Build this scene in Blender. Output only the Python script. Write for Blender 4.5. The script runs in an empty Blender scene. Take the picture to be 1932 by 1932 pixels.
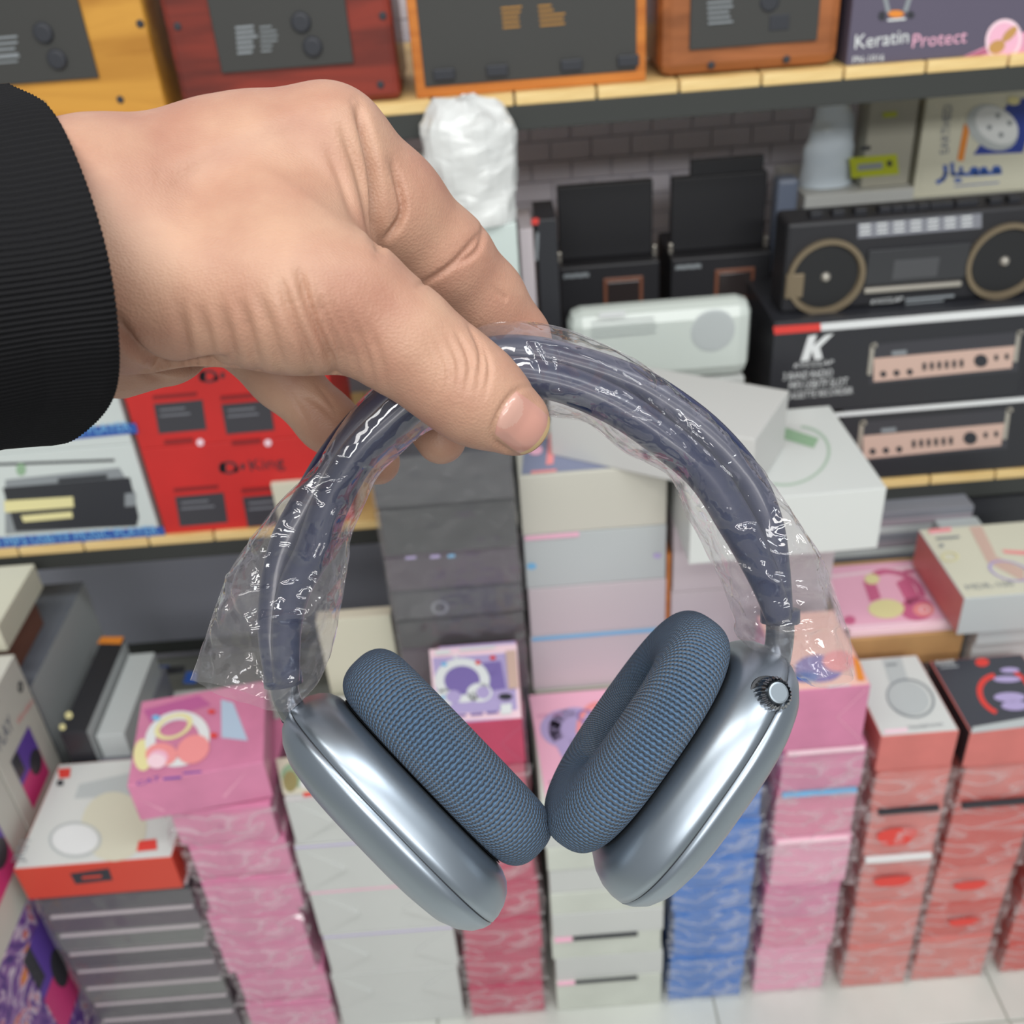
import bpy, bmesh, math, random
import numpy as np
from math import sin, cos, pi, radians
from mathutils import Vector, Matrix, noise
from mathutils.bvhtree import BVHTree

# ------------------------------------------------------------------ camera, world, lights, exposure
FPX = 1931.0
PITCH, ROLL, CAMH = radians(33.3), radians(4.5), 1.42
_F = Vector((0, cos(PITCH), -sin(PITCH)))
_U = Vector((0, sin(PITCH), cos(PITCH)))
_X = Vector((1, 0, 0))
_R = _X * cos(ROLL) - _U * sin(ROLL)
_UP = _X * sin(ROLL) + _U * cos(ROLL)
CAM = Vector((0, 0, CAMH))
scene = bpy.context.scene
col = scene.collection
cam_d = bpy.data.cameras.new('camera')
cam_d.sensor_width = 36.0
cam_d.lens = 36.0 * FPX / 1932.0
cam_d.clip_start = 0.02
cam_d.dof.use_dof = True
cam_d.dof.focus_distance = 0.315
cam_d.dof.aperture_fstop = 15.5
cam = bpy.data.objects.new('camera', cam_d)
CM = Matrix(((_R.x, _UP.x, -_F.x, CAM.x), (_R.y, _UP.y, -_F.y, CAM.y), (_R.z, _UP.z, -_F.z, CAM.z), (0, 0, 0, 1)))
cam.matrix_world = CM
col.objects.link(cam)
scene.camera = cam

world = bpy.data.worlds.new('world')
scene.world = world
world.use_nodes = True
world.node_tree.nodes['Background'].inputs[0].default_value = (0.93, 0.97, 1.0, 1)
world.node_tree.nodes['Background'].inputs[1].default_value = 0.50

def area(name, loc, target, sx, sy, power, color=(1, 1, 1)):
    d = bpy.data.lights.new(name, 'AREA')
    d.shape = 'RECTANGLE'; d.size = sx; d.size_y = sy; d.energy = power; d.color = color
    o = bpy.data.objects.new(name, d)
    o.location = loc
    o.rotation_euler = (Vector(target) - Vector(loc)).to_track_quat('-Z', 'Y').to_euler()
    col.objects.link(o)
    return o
area('ceiling_lamp', (-0.85, -0.10, 2.95), (-0.7, 0.4, 0.2), 1.5, 0.30, 25, (1.0, 0.97, 0.92))
area('ceiling_lamp', (0.95, -0.10, 2.95), (0.85, 0.4, 0.2), 1.5, 0.30, 31, (0.95, 0.98, 1.0))
area('ceiling_lamp', (0.1, -1.35, 2.95), (0.1, 0.6, 0.5), 2.8, 0.30, 36, (1.0, 0.99, 0.97))
area('ceiling_lamp', (0.25, -3.3, 2.95), (0.2, 1.0, 0.8), 3.2, 0.40, 112, (1.0, 0.99, 0.97))
vs = scene.view_settings
vs.view_transform = 'Standard'; vs.look = 'None'; vs.exposure = -0.55; vs.gamma = 1.0
vs.use_curve_mapping = False
scene.cycles.transparent_max_bounces = 14
scene.cycles.max_bounces = 5
scene.cycles.diffuse_bounces = 3
scene.cycles.glossy_bounces = 3

# ------------------------------------------------------------------ helpers
rnd = random.Random(7)

def ray(x, y):
    return _F + _R * ((x - 966) / FPX) - _UP * ((y - 966) / FPX)

def cp(x, y, d):                       # point seen at pixel (x, y) at distance d along the lens axis
    return CAM + ray(x, y) * d

def onp(x, y, p0, n):
    r = ray(x, y)
    return CAM + r * ((Vector(p0) - CAM).dot(n) / r.dot(n))

def PY(x, y, v): return onp(x, y, (0, v, 0), Vector((0, 1, 0)))
def PZ(x, y, v): return onp(x, y, (0, 0, v), Vector((0, 0, 1)))
def PX(x, y, v): return onp(x, y, (v, 0, 0), Vector((1, 0, 0)))

def lin(c):
    c /= 255.0
    return c / 12.92 if c <= 0.04045 else ((c + 0.055) / 1.055) ** 2.4

def rgb(r, g, b): return (lin(r), lin(g), lin(b), 1.0)

MATS = {}
def mat(name, c=(200, 200, 200), rough=0.5, metal=0.0, spec=0.5, bump=0.0, bscale=200.0, var=0.0, vscale=20.0, coat=0.0):
    if name in MATS: return MATS[name]
    m = bpy.data.materials.new(name); m.use_nodes = True
    nt = m.node_tree; b = nt.nodes['Principled BSDF']
    b.inputs['Base Color'].default_value = rgb(*c)
    b.inputs['Roughness'].default_value = rough
    b.inputs['Metallic'].default_value = metal
    b.inputs['Specular IOR Level'].default_value = spec
    b.inputs['Coat Weight'].default_value = coat
    tc = nt.nodes.new('ShaderNodeTexCoord')
    if var > 0:
        n = nt.nodes.new('ShaderNodeTexNoise'); n.inputs['Scale'].default_value = vscale; n.inputs['Detail'].default_value = 4
        nt.links.new(tc.outputs['Object'], n.inputs['Vector'])
        r = nt.nodes.new('ShaderNodeValToRGB')
        k = 1 - var
        r.color_ramp.elements[0].position = 0.3; r.color_ramp.elements[1].position = 0.7
        r.color_ramp.elements[0].color = rgb(c[0] * k, c[1] * k, c[2] * k)
        r.color_ramp.elements[1].color = rgb(min(255, c[0] * (1 + var * .5)), min(255, c[1] * (1 + var * .5)), min(255, c[2] * (1 + var * .5)))
        nt.links.new(n.outputs['Fac'], r.inputs['Fac']); nt.links.new(r.outputs['Color'], b.inputs['Base Color'])
    if bump > 0:
        n2 = nt.nodes.new('ShaderNodeTexNoise'); n2.inputs['Scale'].default_value = bscale; n2.inputs['Detail'].default_value = 3
        nt.links.new(tc.outputs['Object'], n2.inputs['Vector'])
        bp = nt.nodes.new('ShaderNodeBump'); bp.inputs['Strength'].default_value = bump; bp.inputs['Distance'].default_value = 0.001
        nt.links.new(n2.outputs['Fac'], bp.inputs['Height']); nt.links.new(bp.outputs['Normal'], b.inputs['Normal'])
    MATS[name] = m
    return m

def wood(name, c1, c2, scale=(3, 30, 30), rough=0.4, coat=0.2):
    if name in MATS: return MATS[name]
    m = bpy.data.materials.new(name); m.use_nodes = True
    nt = m.node_tree; b = nt.nodes['Principled BSDF']
    tc = nt.nodes.new('ShaderNodeTexCoord'); mp = nt.nodes.new('ShaderNodeMapping')
    mp.inputs['Scale'].default_value = scale
    n = nt.nodes.new('ShaderNodeTexNoise'); n.inputs['Scale'].default_value = 2.2; n.inputs['Detail'].default_value = 6; n.inputs['Distortion'].default_value = 0.6
    r = nt.nodes.new('ShaderNodeValToRGB')
    r.color_ramp.elements[0].position = 0.33; r.color_ramp.elements[1].position = 0.66
    r.color_ramp.elements[0].color = rgb(*c1); r.color_ramp.elements[1].color = rgb(*c2)
    nt.links.new(tc.outputs['Object'], mp.inputs['Vector']); nt.links.new(mp.outputs['Vector'], n.inputs['Vector'])
    nt.links.new(n.outputs['Fac'], r.inputs['Fac']); nt.links.new(r.outputs['Color'], b.inputs['Base Color'])
    b.inputs['Roughness'].default_value = rough; b.inputs['Coat Weight'].default_value = coat
    MATS[name] = m
    return m

def film(name, tint=(0.95, 0.94, 0.95), haze=0.10, gloss=0.35, rough=0.08, bump=0.25, bscale=60.0, sheen_streaks=0.0):
    if name in MATS: return MATS[name]
    m = bpy.data.materials.new(name); m.use_nodes = True
    nt = m.node_tree; nt.nodes.clear()
    N = nt.nodes.new; L = nt.links.new
    out = N('ShaderNodeOutputMaterial')
    tr = N('ShaderNodeBsdfTransparent'); tr.inputs['Color'].default_value = (*tint, 1)
    gl = N('ShaderNodeBsdfGlossy'); gl.inputs['Roughness'].default_value = rough; gl.inputs['Color'].default_value = (1, 1, 1, 1)
    df = N('ShaderNodeBsdfDiffuse'); df.inputs['Color'].default_value = (0.92, 0.90, 0.91, 1)
    tl = N('ShaderNodeBsdfTranslucent'); tl.inputs['Color'].default_value = (0.92, 0.90, 0.91, 1)
    fr = N('ShaderNodeLayerWeight'); fr.inputs['Blend'].default_value = 0.5
    f0 = 2 * ((gloss - 1) / (gloss + 1)) ** 2          # two faces of a thin sheet
    pw = N('ShaderNodeMath'); pw.operation = 'POWER'; pw.inputs[1].default_value = 5.0; L(fr.outputs['Facing'], pw.inputs[0])
    ma = N('ShaderNodeMath'); ma.operation = 'MULTIPLY_ADD'; ma.inputs[1].default_value = 0.8; ma.inputs[2].default_value = f0; L(pw.outputs[0], ma.inputs[0])
    tc = N('ShaderNodeTexCoord')
    n = N('ShaderNodeTexNoise'); n.inputs['Scale'].default_value = bscale * .6; n.inputs['Detail'].default_value = 1
    mx = N('ShaderNodeMixRGB'); mx.inputs[0].default_value = 0.02
    L(tc.outputs['Object'], mx.inputs[1]); L(n.outputs['Color'], mx.inputs[2])
    vo = N('ShaderNodeTexVoronoi'); vo.feature = 'F1'; vo.inputs['Scale'].default_value = bscale
    L(tc.outputs['Object'], n.inputs['Vector']); L(mx.outputs[0], vo.inputs['Vector'])
    bp = N('ShaderNodeBump'); bp.inputs['Strength'].default_value = bump; bp.inputs['Distance'].default_value = 0.006
    L(vo.outputs['Distance'], bp.inputs['Height'])
    for q in (gl, fr): L(bp.outputs['Normal'], q.inputs['Normal'])
    m0 = N('ShaderNodeMixShader'); m0.inputs[0].default_value = 0.5
    L(df.outputs[0], m0.inputs[1]); L(tl.outputs[0], m0.inputs[2])
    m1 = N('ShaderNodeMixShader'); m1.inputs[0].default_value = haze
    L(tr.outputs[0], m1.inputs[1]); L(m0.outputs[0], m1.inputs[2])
    if sheen_streaks > 0:                        # whitish highlight streaks painted into the haze along stretched noise
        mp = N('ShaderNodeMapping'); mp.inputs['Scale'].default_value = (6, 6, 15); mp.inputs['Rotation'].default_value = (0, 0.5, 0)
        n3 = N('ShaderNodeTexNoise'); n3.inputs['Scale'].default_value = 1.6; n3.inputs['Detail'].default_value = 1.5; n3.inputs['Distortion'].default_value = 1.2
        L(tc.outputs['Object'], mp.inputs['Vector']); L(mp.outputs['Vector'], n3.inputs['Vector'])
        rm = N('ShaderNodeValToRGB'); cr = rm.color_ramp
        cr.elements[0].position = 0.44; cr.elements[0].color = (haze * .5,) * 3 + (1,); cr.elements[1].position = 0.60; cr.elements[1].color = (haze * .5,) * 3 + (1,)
        e = cr.elements.new(0.50); e.color = (sheen_streaks,) * 3 + (1,); e = cr.elements.new(0.535); e.color = (haze,) * 3 + (1,)
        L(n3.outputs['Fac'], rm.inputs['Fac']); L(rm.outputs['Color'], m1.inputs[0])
    m2 = N('ShaderNodeMixShader')
    L(ma.outputs[0], m2.inputs[0]); L(m1.outputs[0], m2.inputs[1]); L(gl.outputs[0], m2.inputs[2])
    L(m2.outputs[0], out.inputs['Surface'])
    MATS[name] = m
    return m

WM = {}                                 # world matrix of each thing
def tag(o, label=None, cat=None, group=None, kind=None):
    if label: o['label'] = label
    if cat: o['category'] = cat
    if group: o['group'] = group
    if kind: o['kind'] = kind
    return o

def empty(name, loc, rz=0.0):
    o = bpy.data.objects.new(name, None); o.empty_display_size = 0.02
    o.location = loc; o.rotation_euler = (0, 0, rz)
    col.objects.link(o)
    WM[o] = Matrix.Translation(Vector(loc)) @ Matrix.Rotation(rz, 4, 'Z')
    return o

def meshobj(name, verts, faces, mats, parent=None, mi=None, smooth=False, world_space=True, loc=None, rz=0.0):
    """verts in world space; parent given -> stored in the parent's frame; else origin at loc."""
    if parent is not None: M = WM[parent]
    elif loc is not None: M = Matrix.Translation(Vector(loc)) @ Matrix.Rotation(rz, 4, 'Z')
    else: M = Matrix.Identity(4)
    if world_space:
        Mi = M.inverted(); verts = [Mi @ Vector(v) for v in verts]
    me = bpy.data.meshes.new(name)
    me.from_pydata([tuple(v) for v in verts], [], faces)
    if not isinstance(mats, (list, tuple)): mats = [mats]
    for m in mats: me.materials.append(m)
    if mi: me.polygons.foreach_set('material_index', mi)
    if smooth: me.polygons.foreach_set('use_smooth', [True] * len(me.polygons))
    me.update()
    o = bpy.data.objects.new(name, me)
    if parent is not None: o.parent = parent
    elif loc is not None: o.location = loc; o.rotation_euler = (0, 0, rz)
    col.objects.link(o); WM[o] = M
    return o

def boxgeo(x0, x1, y0, y1, z0, z1, bev=0.0):
    bm = bmesh.new()
    vs_ = [bm.verts.new(p) for p in ((x0, y0, z0), (x1, y0, z0), (x1, y1, z0), (x0, y1, z0), (x0, y0, z1), (x1, y0, z1), (x1, y1, z1), (x0, y1, z1))]
    # order: front(-y), right, back, left, top, bottom
    for i, q in enumerate(((0, 1, 5, 4), (1, 2, 6, 5), (2, 3, 7, 6), (3, 0, 4, 7), (4, 5, 6, 7), (3, 2, 1, 0))):
        f = bm.faces.new([vs_[k] for k in q]); f.material_index = i
    if bev > 0:
        bmesh.ops.bevel(bm, geom=list(bm.edges), offset=bev, segments=2, profile=0.5, affect='EDGES', clamp_overlap=True)
    V = [v.co.copy() for v in bm.verts]; bm.verts.index_update()
    Fc = [[v.index for v in f.verts] for f in bm.faces]; I = [f.material_index for f in bm.faces]
    bm.free()
    return V, Fc, I

def carton(name, x0, x1, y0, y1, z0, z1, m, label=None, cat=None, group=None, rz=0.0, bev=0.0012, front=None, top=None, right=None, left=None, parent=None, kind=None):
    """box standing on z0; m is the all-over material, the others override one face."""
    cx, cy = (x0 + x1) / 2, (y0 + y1) / 2
    V, Fc, I = boxgeo(x0 - cx, x1 - cx, y0 - cy, y1 - cy, 0, z1 - z0, bev)
    mats = [front or m, right or m, m, left or m, top or m, m]
    if parent is not None:
        V = [Vector((v.x + cx, v.y + cy, v.z + z0)) for v in V]
        o = meshobj(name, V, Fc, mats, parent, I)
    else:
        o = meshobj(name, V, Fc, mats, None, I, world_space=False, loc=(cx, cy, z0), rz=rz)
        tag(o, label, cat, group, kind)
    return o

class Plane:
    def __init__(s, p0, n): s.p0 = Vector(p0); s.n = Vector(n).normalized()
def FY(v): return Plane((0, v, 0), (0, -1, 0))
def FZ(v): return Plane((0, 0, v), (0, 0, 1))
def FX(v): return Plane((v, 0, 0), (1, 0, 0))
def faceplane(o, which):                # plane of a carton's face, turned boxes included
    M = WM[o]; bb = [Vector(c) for c in o.bound_box]
    if which == 'front': p = Vector((0, bb[0].y, 0)); n = Vector((0, -1, 0))
    elif which == 'top': p = Vector((0, 0, max(b.z for b in bb))); n = Vector((0, 0, 1))
    else: p = Vector((max(b.x for b in bb), 0, 0)); n = Vector((1, 0, 0))
    return Plane(M @ p, M.to_3x3() @ n)

def printed(name, parent, pl, shapes, lift=0.0004, label=None):
    """flat print: shapes = [(material, [polygons in photo pixels])], laid on a real face of the parent"""
    tot = [(m, q) for m, polys in shapes for q in polys]
    if 1 < len(tot) <= 5:
        for k, (m, q) in enumerate(tot): o = printed(name, parent, pl, [(m, [q])], lift * (1 + 0.6 * k), label)
        return o
    V, Fc, I, mats = [], [], [], []
    for k, (m, polys) in enumerate(shapes):
        if m not in mats: mats.append(m)
        for poly in polys:
            b = len(V)
            off = pl.n * (lift * (1 + 0.6 * k))
            pts = [onp(x, y, pl.p0, pl.n) + off for x, y in poly]
            nn = Vector((0, 0, 0))
            for i in range(len(pts)): nn += pts[i].cross(pts[(i + 1) % len(pts)])
            if nn.dot(pl.n) < 0: pts.reverse()
            V += pts; Fc.append(list(range(b, b + len(pts)))); I.append(mats.index(m))
    o = meshobj(name, V, Fc, mats, parent, I)
    if label: o['label'] = label
    return o

def rect(x0, y0, x1, y1, sk=0.0):       # photo-pixel rectangle whose sides rise to the right like the shelves
    s = -0.085 * (x1 - x0)
    return [(x0, y0), (x1, y0 + s), (x1 + sk, y1 + s), (x0 + sk, y1)]
def ell(cx, cy, rx, ry, n=28, rot=0.0, a0=0, a1=2 * pi):
    return [(cx + rx * cos(a) * cos(rot) - ry * sin(a) * sin(rot), cy + rx * cos(a) * sin(rot) + ry * sin(a) * cos(rot)) for a in [a0 + (a1 - a0) * i / (n - (a1 - a0 < 6.28)) for i in range(n)]]
def ringp(cx, cy, rx, ry, w, n=32, rot=0.0, a0=0, a1=2 * pi):
    out = []
    for i in range(n):
        t0 = a0 + (a1 - a0) * i / n; t1 = a0 + (a1 - a0) * (i + 1) / n
        q = []
        for t, k in ((t0, 1), (t1, 1), (t1, 0), (t0, 0)):
            ax = rx if k else rx - w; ay = ry if k else ry - w * ry / rx
            q.append((cx + ax * cos(t) * cos(rot) - ay * sin(t) * sin(rot), cy + ax * cos(t) * sin(rot) + ay * sin(t) * cos(rot)))
        out.append(q)
    return out
def stroke(pts, w):
    out = []
    for (xa, ya), (xb, yb) in zip(pts[:-1], pts[1:]):
        L = math.hypot(xb - xa, yb - ya) or 1; nx, ny = -(yb - ya) / L * w / 2, (xb - xa) / L * w / 2
        ex, ey = (xb - xa) / L * w * .25, (yb - ya) / L * w * .25
        out.append([(xa + nx - ex, ya + ny - ey), (xb + nx + ex, yb + ny + ey), (xb - nx + ex, yb - ny + ey), (xa - nx - ex, ya - ny - ey)])
    return out

def text(name, parent, pl, s, p_start, p_end, m, lift=0.0008, aspect=1.0, shear=0.0, label=None):
    """lettering from photo pixel p_start to p_end (baseline) on a plane"""
    cu = bpy.data.curves.new('txt', 'FONT'); cu.body = s; cu.shear = shear; cu.resolution_u = 2
    to = bpy.data.objects.new('txt', cu); col.objects.link(to)
    dg = bpy.context.evaluated_depsgraph_get()
    me = bpy.data.meshes.new_from_object(to.evaluated_get(dg))
    bpy.data.objects.remove(to); bpy.data.curves.remove(cu)
    xs = [v.co.x for v in me.vertices]; x0, x1 = min(xs), max(xs)
    a = onp(*p_start, pl.p0, pl.n); b = onp(*p_end, pl.p0, pl.n)
    u = (b - a); k = u.length / (x1 - x0); u.normalize(); v = pl.n.cross(u)
    Mi = WM[parent].inverted()
    for q in me.vertices:
        q.co = Mi @ (a + u * ((q.co.x - x0) * k) + v * (q.co.y * k * aspect) + pl.n * lift)
    me.materials.clear(); me.materials.append(m)
    o = bpy.data.objects.new(name, me); o.parent = parent; col.objects.link(o); WM[o] = WM[parent]
    if label: o['label'] = label
    return o

def catmull(pts, n):
    P = [np.array(p, float) for p in pts]; P = [2 * P[0] - P[1]] + P + [2 * P[-1] - P[-2]]
    out = []; m = len(pts) - 1
    for i in range(n):
        t = i / (n - 1) * m; k = min(int(t), m - 1); u = t - k
        a, b, c, d = P[k], P[k + 1], P[k + 2], P[k + 3]
        out.append(0.5 * (2 * b + (c - a) * u + (2 * a - 5 * b + 4 * c - d) * u * u + (3 * b - a - 3 * c + d) * u ** 3))
    return out

def tubegeo(pts, radii, n=16, cap=True):
    """swept tube through 3-D points; radii scalar list"""
    V, Fc = [], []
    pts = [Vector(p) for p in pts]; up = None
    for i, p in enumerate(pts):
        t = (pts[min(i + 1, len(pts) - 1)] - pts[max(i - 1, 0)]).normalized()
        if up is None: up = t.orthogonal().normalized()
        up = (up - t * up.dot(t)).normalized(); s = t.cross(up)
        for k in range(n):
            a = 2 * pi * k / n; V.append(p + (up * cos(a) + s * sin(a)) * radii[i])
    for i in range(len(pts) - 1):
        for k in range(n):
            a, b = i * n + k, i * n + (k + 1) % n; Fc.append([a, b, b + n, a + n])
    if cap:
        Fc.append([n - 1 - k for k in range(n)]); Fc.append([(len(pts) - 1) * n + k for k in range(n)])
    return V, Fc

def cyl(name, parent, p0, axis, r0, r1, h, m, n=20, bev=0.15, mi=None):
    """short turned piece: p0 base, axis direction"""
    ax = Vector(axis).normalized(); u = ax.orthogonal().normalized(); w = ax.cross(u); V, Fc = [], []
    prof = [(r0, 0), (r0 + (r1 - r0) * (1 - bev), h * (1 - bev)), (r1 * (1 - bev), h)]
    for r, z in prof:
        for k in range(n):
            a = 2 * pi * k / n; V.append(Vector(p0) + (u * cos(a) + w * sin(a)) * r + ax * z)
    for i in range(len(prof) - 1):
        for k in range(n):
            a, b = i * n + k, i * n + (k + 1) % n; Fc.append([a, b, b + n, a + n])
    Fc.append([(len(prof) - 1) * n + k for k in range(n)]); Fc.append([n - 1 - k for k in range(n)])
    return meshobj(name, V, Fc, m, parent)

def tri(o):
    bm = bmesh.new(); bm.from_mesh(o.data); bmesh.ops.triangulate(bm, faces=bm.faces); bm.to_mesh(o.data); bm.free()
    return o

WRAP = film('clear_wrap', (1, 1, 1), haze=0.16, gloss=1.4, rough=0.16, bump=0.4, bscale=40, sheen_streaks=0.5)
WRAPD = film('clear_wrap_tight', (1, 1, 1), haze=0.10, gloss=1.4, rough=0.12, bump=0.3, bscale=30)
def wrap(parent, x0, x1, y0, y1, z0, z1, seed, amp=0.005, loose=0.011, m=None):
    """crumpled clear bag round a box: its own thin shell, front, right, left and top"""
    V, Fc = [], []
    nx, nz, ny = 16, 7, 6
    g = 0.0025
    def crumple(p, n, k, edge):
        q = p * 38 + Vector((seed * 3.1, seed * 1.7, k * 5.3))
        r = 1 - abs(noise.noise(q)) * 2.4
        r2 = 1 - abs(noise.noise(q * 2.3)) * 2
        return p + n * (g + amp * max(0, 0.65 * r + 0.35 * r2) * (0.6 + edge))
    def grid(o, u, v, n, a, b, k):
        base = len(V)
        for j in range(b + 1):
            for i in range(a + 1):
                p = o + u * (i / a) + v * (j / b)
                e = 1.0 if i in (0, a) else 0.0
                p = crumple(p, n, k, e * 0.3)
                if e: p += (u.normalized() * (1 if i == a else -1)) * (g + loose * max(0, noise.noise(p * 30 + Vector((seed, 0, 0))) + 0.25))
                V.append(p)
        for j in range(b):
            for i in range(a):
                q = base + j * (a + 1) + i
                if (i + j) % 2: Fc.extend(([q, q + 1, q + a + 2], [q, q + a + 2, q + a + 1]))
                else: Fc.extend(([q, q + 1, q + a + 1], [q + 1, q + a + 2, q + a + 1]))
    X, Y, Z = Vector((x1 - x0, 0, 0)), Vector((0, y1 - y0, 0)), Vector((0, 0, z1 - z0))
    o = Vector((x0, y0, z0))
    grid(o, X, Z, Vector((0, -1, 0)), nx, nz, 0)
    grid(o + X, Y, Z, Vector((1, 0, 0)), ny, nz, 1)
    grid(o + Y, -Y, Z, Vector((-1, 0, 0)), ny, nz, 2)
    M = WM[parent]; bx = Matrix.Translation(Vector(((x0 + x1) / 2, (y0 + y1) / 2, 0)))
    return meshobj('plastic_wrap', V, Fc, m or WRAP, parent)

# ------------------------------------------------------------------ materials
WHITE = mat('white_card', (196, 198, 195), 0.45, var=0.03, vscale=6)
WHITE2 = mat('gloss_white_card', (212, 215, 212), 0.28)
PINKW = mat('rosy_white_card', (200, 190, 194), 0.45)
CREAM = mat('cream_card', (212, 210, 190), 0.4)
GREYW = mat('grey_white_card', (186, 192, 192), 0.4)
GREY = mat('grey_card', (128, 130, 138), 0.5)
PINK = mat('pink_card', (208, 128, 162), 0.4, var=0.05)
ROSE = mat('rose_card', (226, 158, 184), 0.4)
CRIM = mat('crimson_card', (184, 62, 94), 0.4, var=0.05)
BLUE = mat('blue_card', (66, 118, 192), 0.4, var=0.06)
SALM = mat('salmon_card', (208, 116, 110), 0.4, var=0.05)
REDC = mat('red_card', (206, 44, 42), 0.45, var=0.05, vscale=10)
REDO = mat('orange_red_card', (202, 68, 50), 0.42)
BLACK = mat('black_card', (44, 45, 50), 0.4)
BLACK2 = mat('charcoal_plastic', (38, 38, 42), 0.5, bump=0.2, bscale=900)
DARK = mat('dark_slate_card', (62, 62, 68), 0.35)
PURP = mat('plum_card', (92, 86, 104), 0.5)
LILAC = mat('lilac_print', (178, 164, 208), 0.5)
LILAC2 = mat('deep_lilac_print', (126, 110, 172), 0.5)
VIOLET = mat('violet_print', (104, 74, 168), 0.4)
MAGENTA = mat('magenta_print', (214, 66, 128), 0.4)
INKW = mat('white_ink', (225, 228, 228), 0.5)
INKK = mat('black_ink', (48, 50, 56), 0.5)
INKG = mat('grey_ink', (140, 146, 150), 0.5)
INKR = mat('red_ink', (222, 66, 58), 0.5)
INKB = mat('blue_ink', (48, 88, 168), 0.5)
INKO = mat('orange_ink', (226, 138, 52), 0.5)
INKP = mat('pink_ink', (240, 182, 204), 0.5)
INKPW = mat('pale_pink_ink', (246, 214, 224), 0.5)
INKY = mat('yellow_ink', (230, 222, 164), 0.5)
INKS = mat('sky_ink', (120, 184, 226), 0.5)
INKSAL = mat('coral_ink', (240, 150, 150), 0.5)
INKGR = mat('green_ink', (146, 178, 146), 0.5)
LIME = mat('lime_ink', (176, 184, 40), 0.5)
DEEPB = mat('royal_blue_ink', (40, 62, 150), 0.45)
CARDB = mat('corrugated_brown', (186, 146, 96), 0.7, var=0.06)
METAL = mat('dark_rack_steel', (58, 60, 58), 0.45, spec=0.4)
ALU = mat('pale_metal', (196, 190, 180), 0.3, metal=0.7)
BRASS = mat('bronze_trim', (134, 120, 98), 0.4, metal=0.4)
TANP = mat('tan_rose_print', (206, 176, 162), 0.5)
PLANK = wood('pale_pine', (214, 178, 112), (238, 210, 150), (4, 1.5, 30), 0.6, 0.0)
YWOOD = wood('honey_wood', (168, 112, 36), (206, 150, 62), (2, 20, 14))
RWOOD = wood('mahogany', (74, 30, 24), (136, 50, 36), (2, 20, 16))
OWOOD = wood('orange_wood', (176, 98, 34), (204, 126, 52), (3, 20, 30))
BWOOD = wood('walnut_brown', (128, 74, 38), (166, 100, 56), (3, 20, 24))
PANEL = mat('black_back_panel', (58, 58, 56), 0.55, bump=0.15, bscale=600)
WALLM = mat('lavender_wall', (228, 225, 236), 0.6, var=0.06, vscale=3)
MARBLE = mat('marble_tile', (206, 209, 202), 0.18, var=0.05, vscale=5)
GROUT = mat('grout', (176, 178, 168), 0.7)

# ------------------------------------------------------------------ setting
floor = carton('floor', -2.2, 2.2, -1.6, 1.9, -0.06, -0.004, GROUT, kind='structure', bev=0)
tile_me = None
TS = 0.40
for i in range(-4, 5):
    for j in range(-3, 4):
        x0, y0 = 0.235 + i * TS, 0.775 + (j - 1) * TS
        if y0 + TS > 1.85: continue
        if tile_me is None:
            V, Fc, I = boxgeo(0.0015, TS - 0.0015, 0.0015, TS - 0.0015, -0.01, 0.0, 0.001)
            tile_me = bpy.data.meshes.new('floor_tile'); tile_me.from_pydata([tuple(v) for v in V], [], Fc); tile_me.materials.append(MARBLE)
        t = bpy.data.objects.new('floor_tile', tile_me)
        t.parent = floor; t.location = Vector((x0, y0, 0)) - Vector(WM[floor].translation)
        col.objects.link(t)
wall = carton('wall_back', -2.2, 2.2, 1.70, 1.80, 0, 2.9, mat('wall_joint', (206, 203, 214), .7), kind='structure', bev=0)
V, Fc, I = boxgeo(-0.0316, 0.0316, -0.004, 0.004, 0, 0.0304, 0.0012)
brick_me = bpy.data.meshes.new('brick'); brick_me.from_pydata([tuple(v) for v in V], [], Fc); brick_me.materials.append(WALLM)
for r_ in range(18):
    for c_ in range(13):
        q = bpy.data.objects.new('brick', brick_me); q.parent = wall; col.objects.link(q)
        q.location = Vector((-0.12 + c_ * 0.065 + (r_ % 2) * 0.0325, 1.697, 0.66 + r_ * 0.032)) - WM[wall].translation

# ------------------------------------------------------------------ shelving rack
SY = 1.22
Z1, Z2 = 1.180, 0.622                    # walking surfaces of the two shelves
rack = empty('shelving_rack', (0.0, SY, 0.0))
tag(rack, 'dark steel shelving rack with pale pine plank decks against the wall', 'shelf')
plank_me = None
for z in (Z1, Z2):
    for k in range(-9, 10):
        x0 = -0.054 + 0.0933 * k
        if plank_me is None:
            V, Fc, I = boxgeo(0.0012, 0.0921, 0, 0.42, -0.0135, 0, 0.0018)
            plank_me = bpy.data.meshes.new('plank'); plank_me.from_pydata([tuple(v) for v in V], [], Fc); plank_me.materials.append(PLANK)
        p = bpy.data.objects.new('plank', plank_me); p.parent = rack; p.location = (x0, 0, z); col.objects.link(p)
    carton('front_beam', -0.97, 0.97, SY + 0.002, SY + 0.03, z - 0.041, z - 0.0136, METAL, parent=rack)
    carton('rear_beam', -0.97, 0.97, SY + 0.39, SY + 0.42, z - 0.041, z - 0.0136, METAL, parent=rack)
carton('rear_beam', -0.97, 0.97, SY + 0.39, SY + 0.42, 0.085, 0.125, METAL, parent=rack)
for sx in (-0.985, 0.955):
    for sy in (SY + 0.001, SY + 0.39):
        carton('post', sx, sx + 0.03, sy, sy + 0.03, 0.0, 1.75, METAL, parent=rack)

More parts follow.
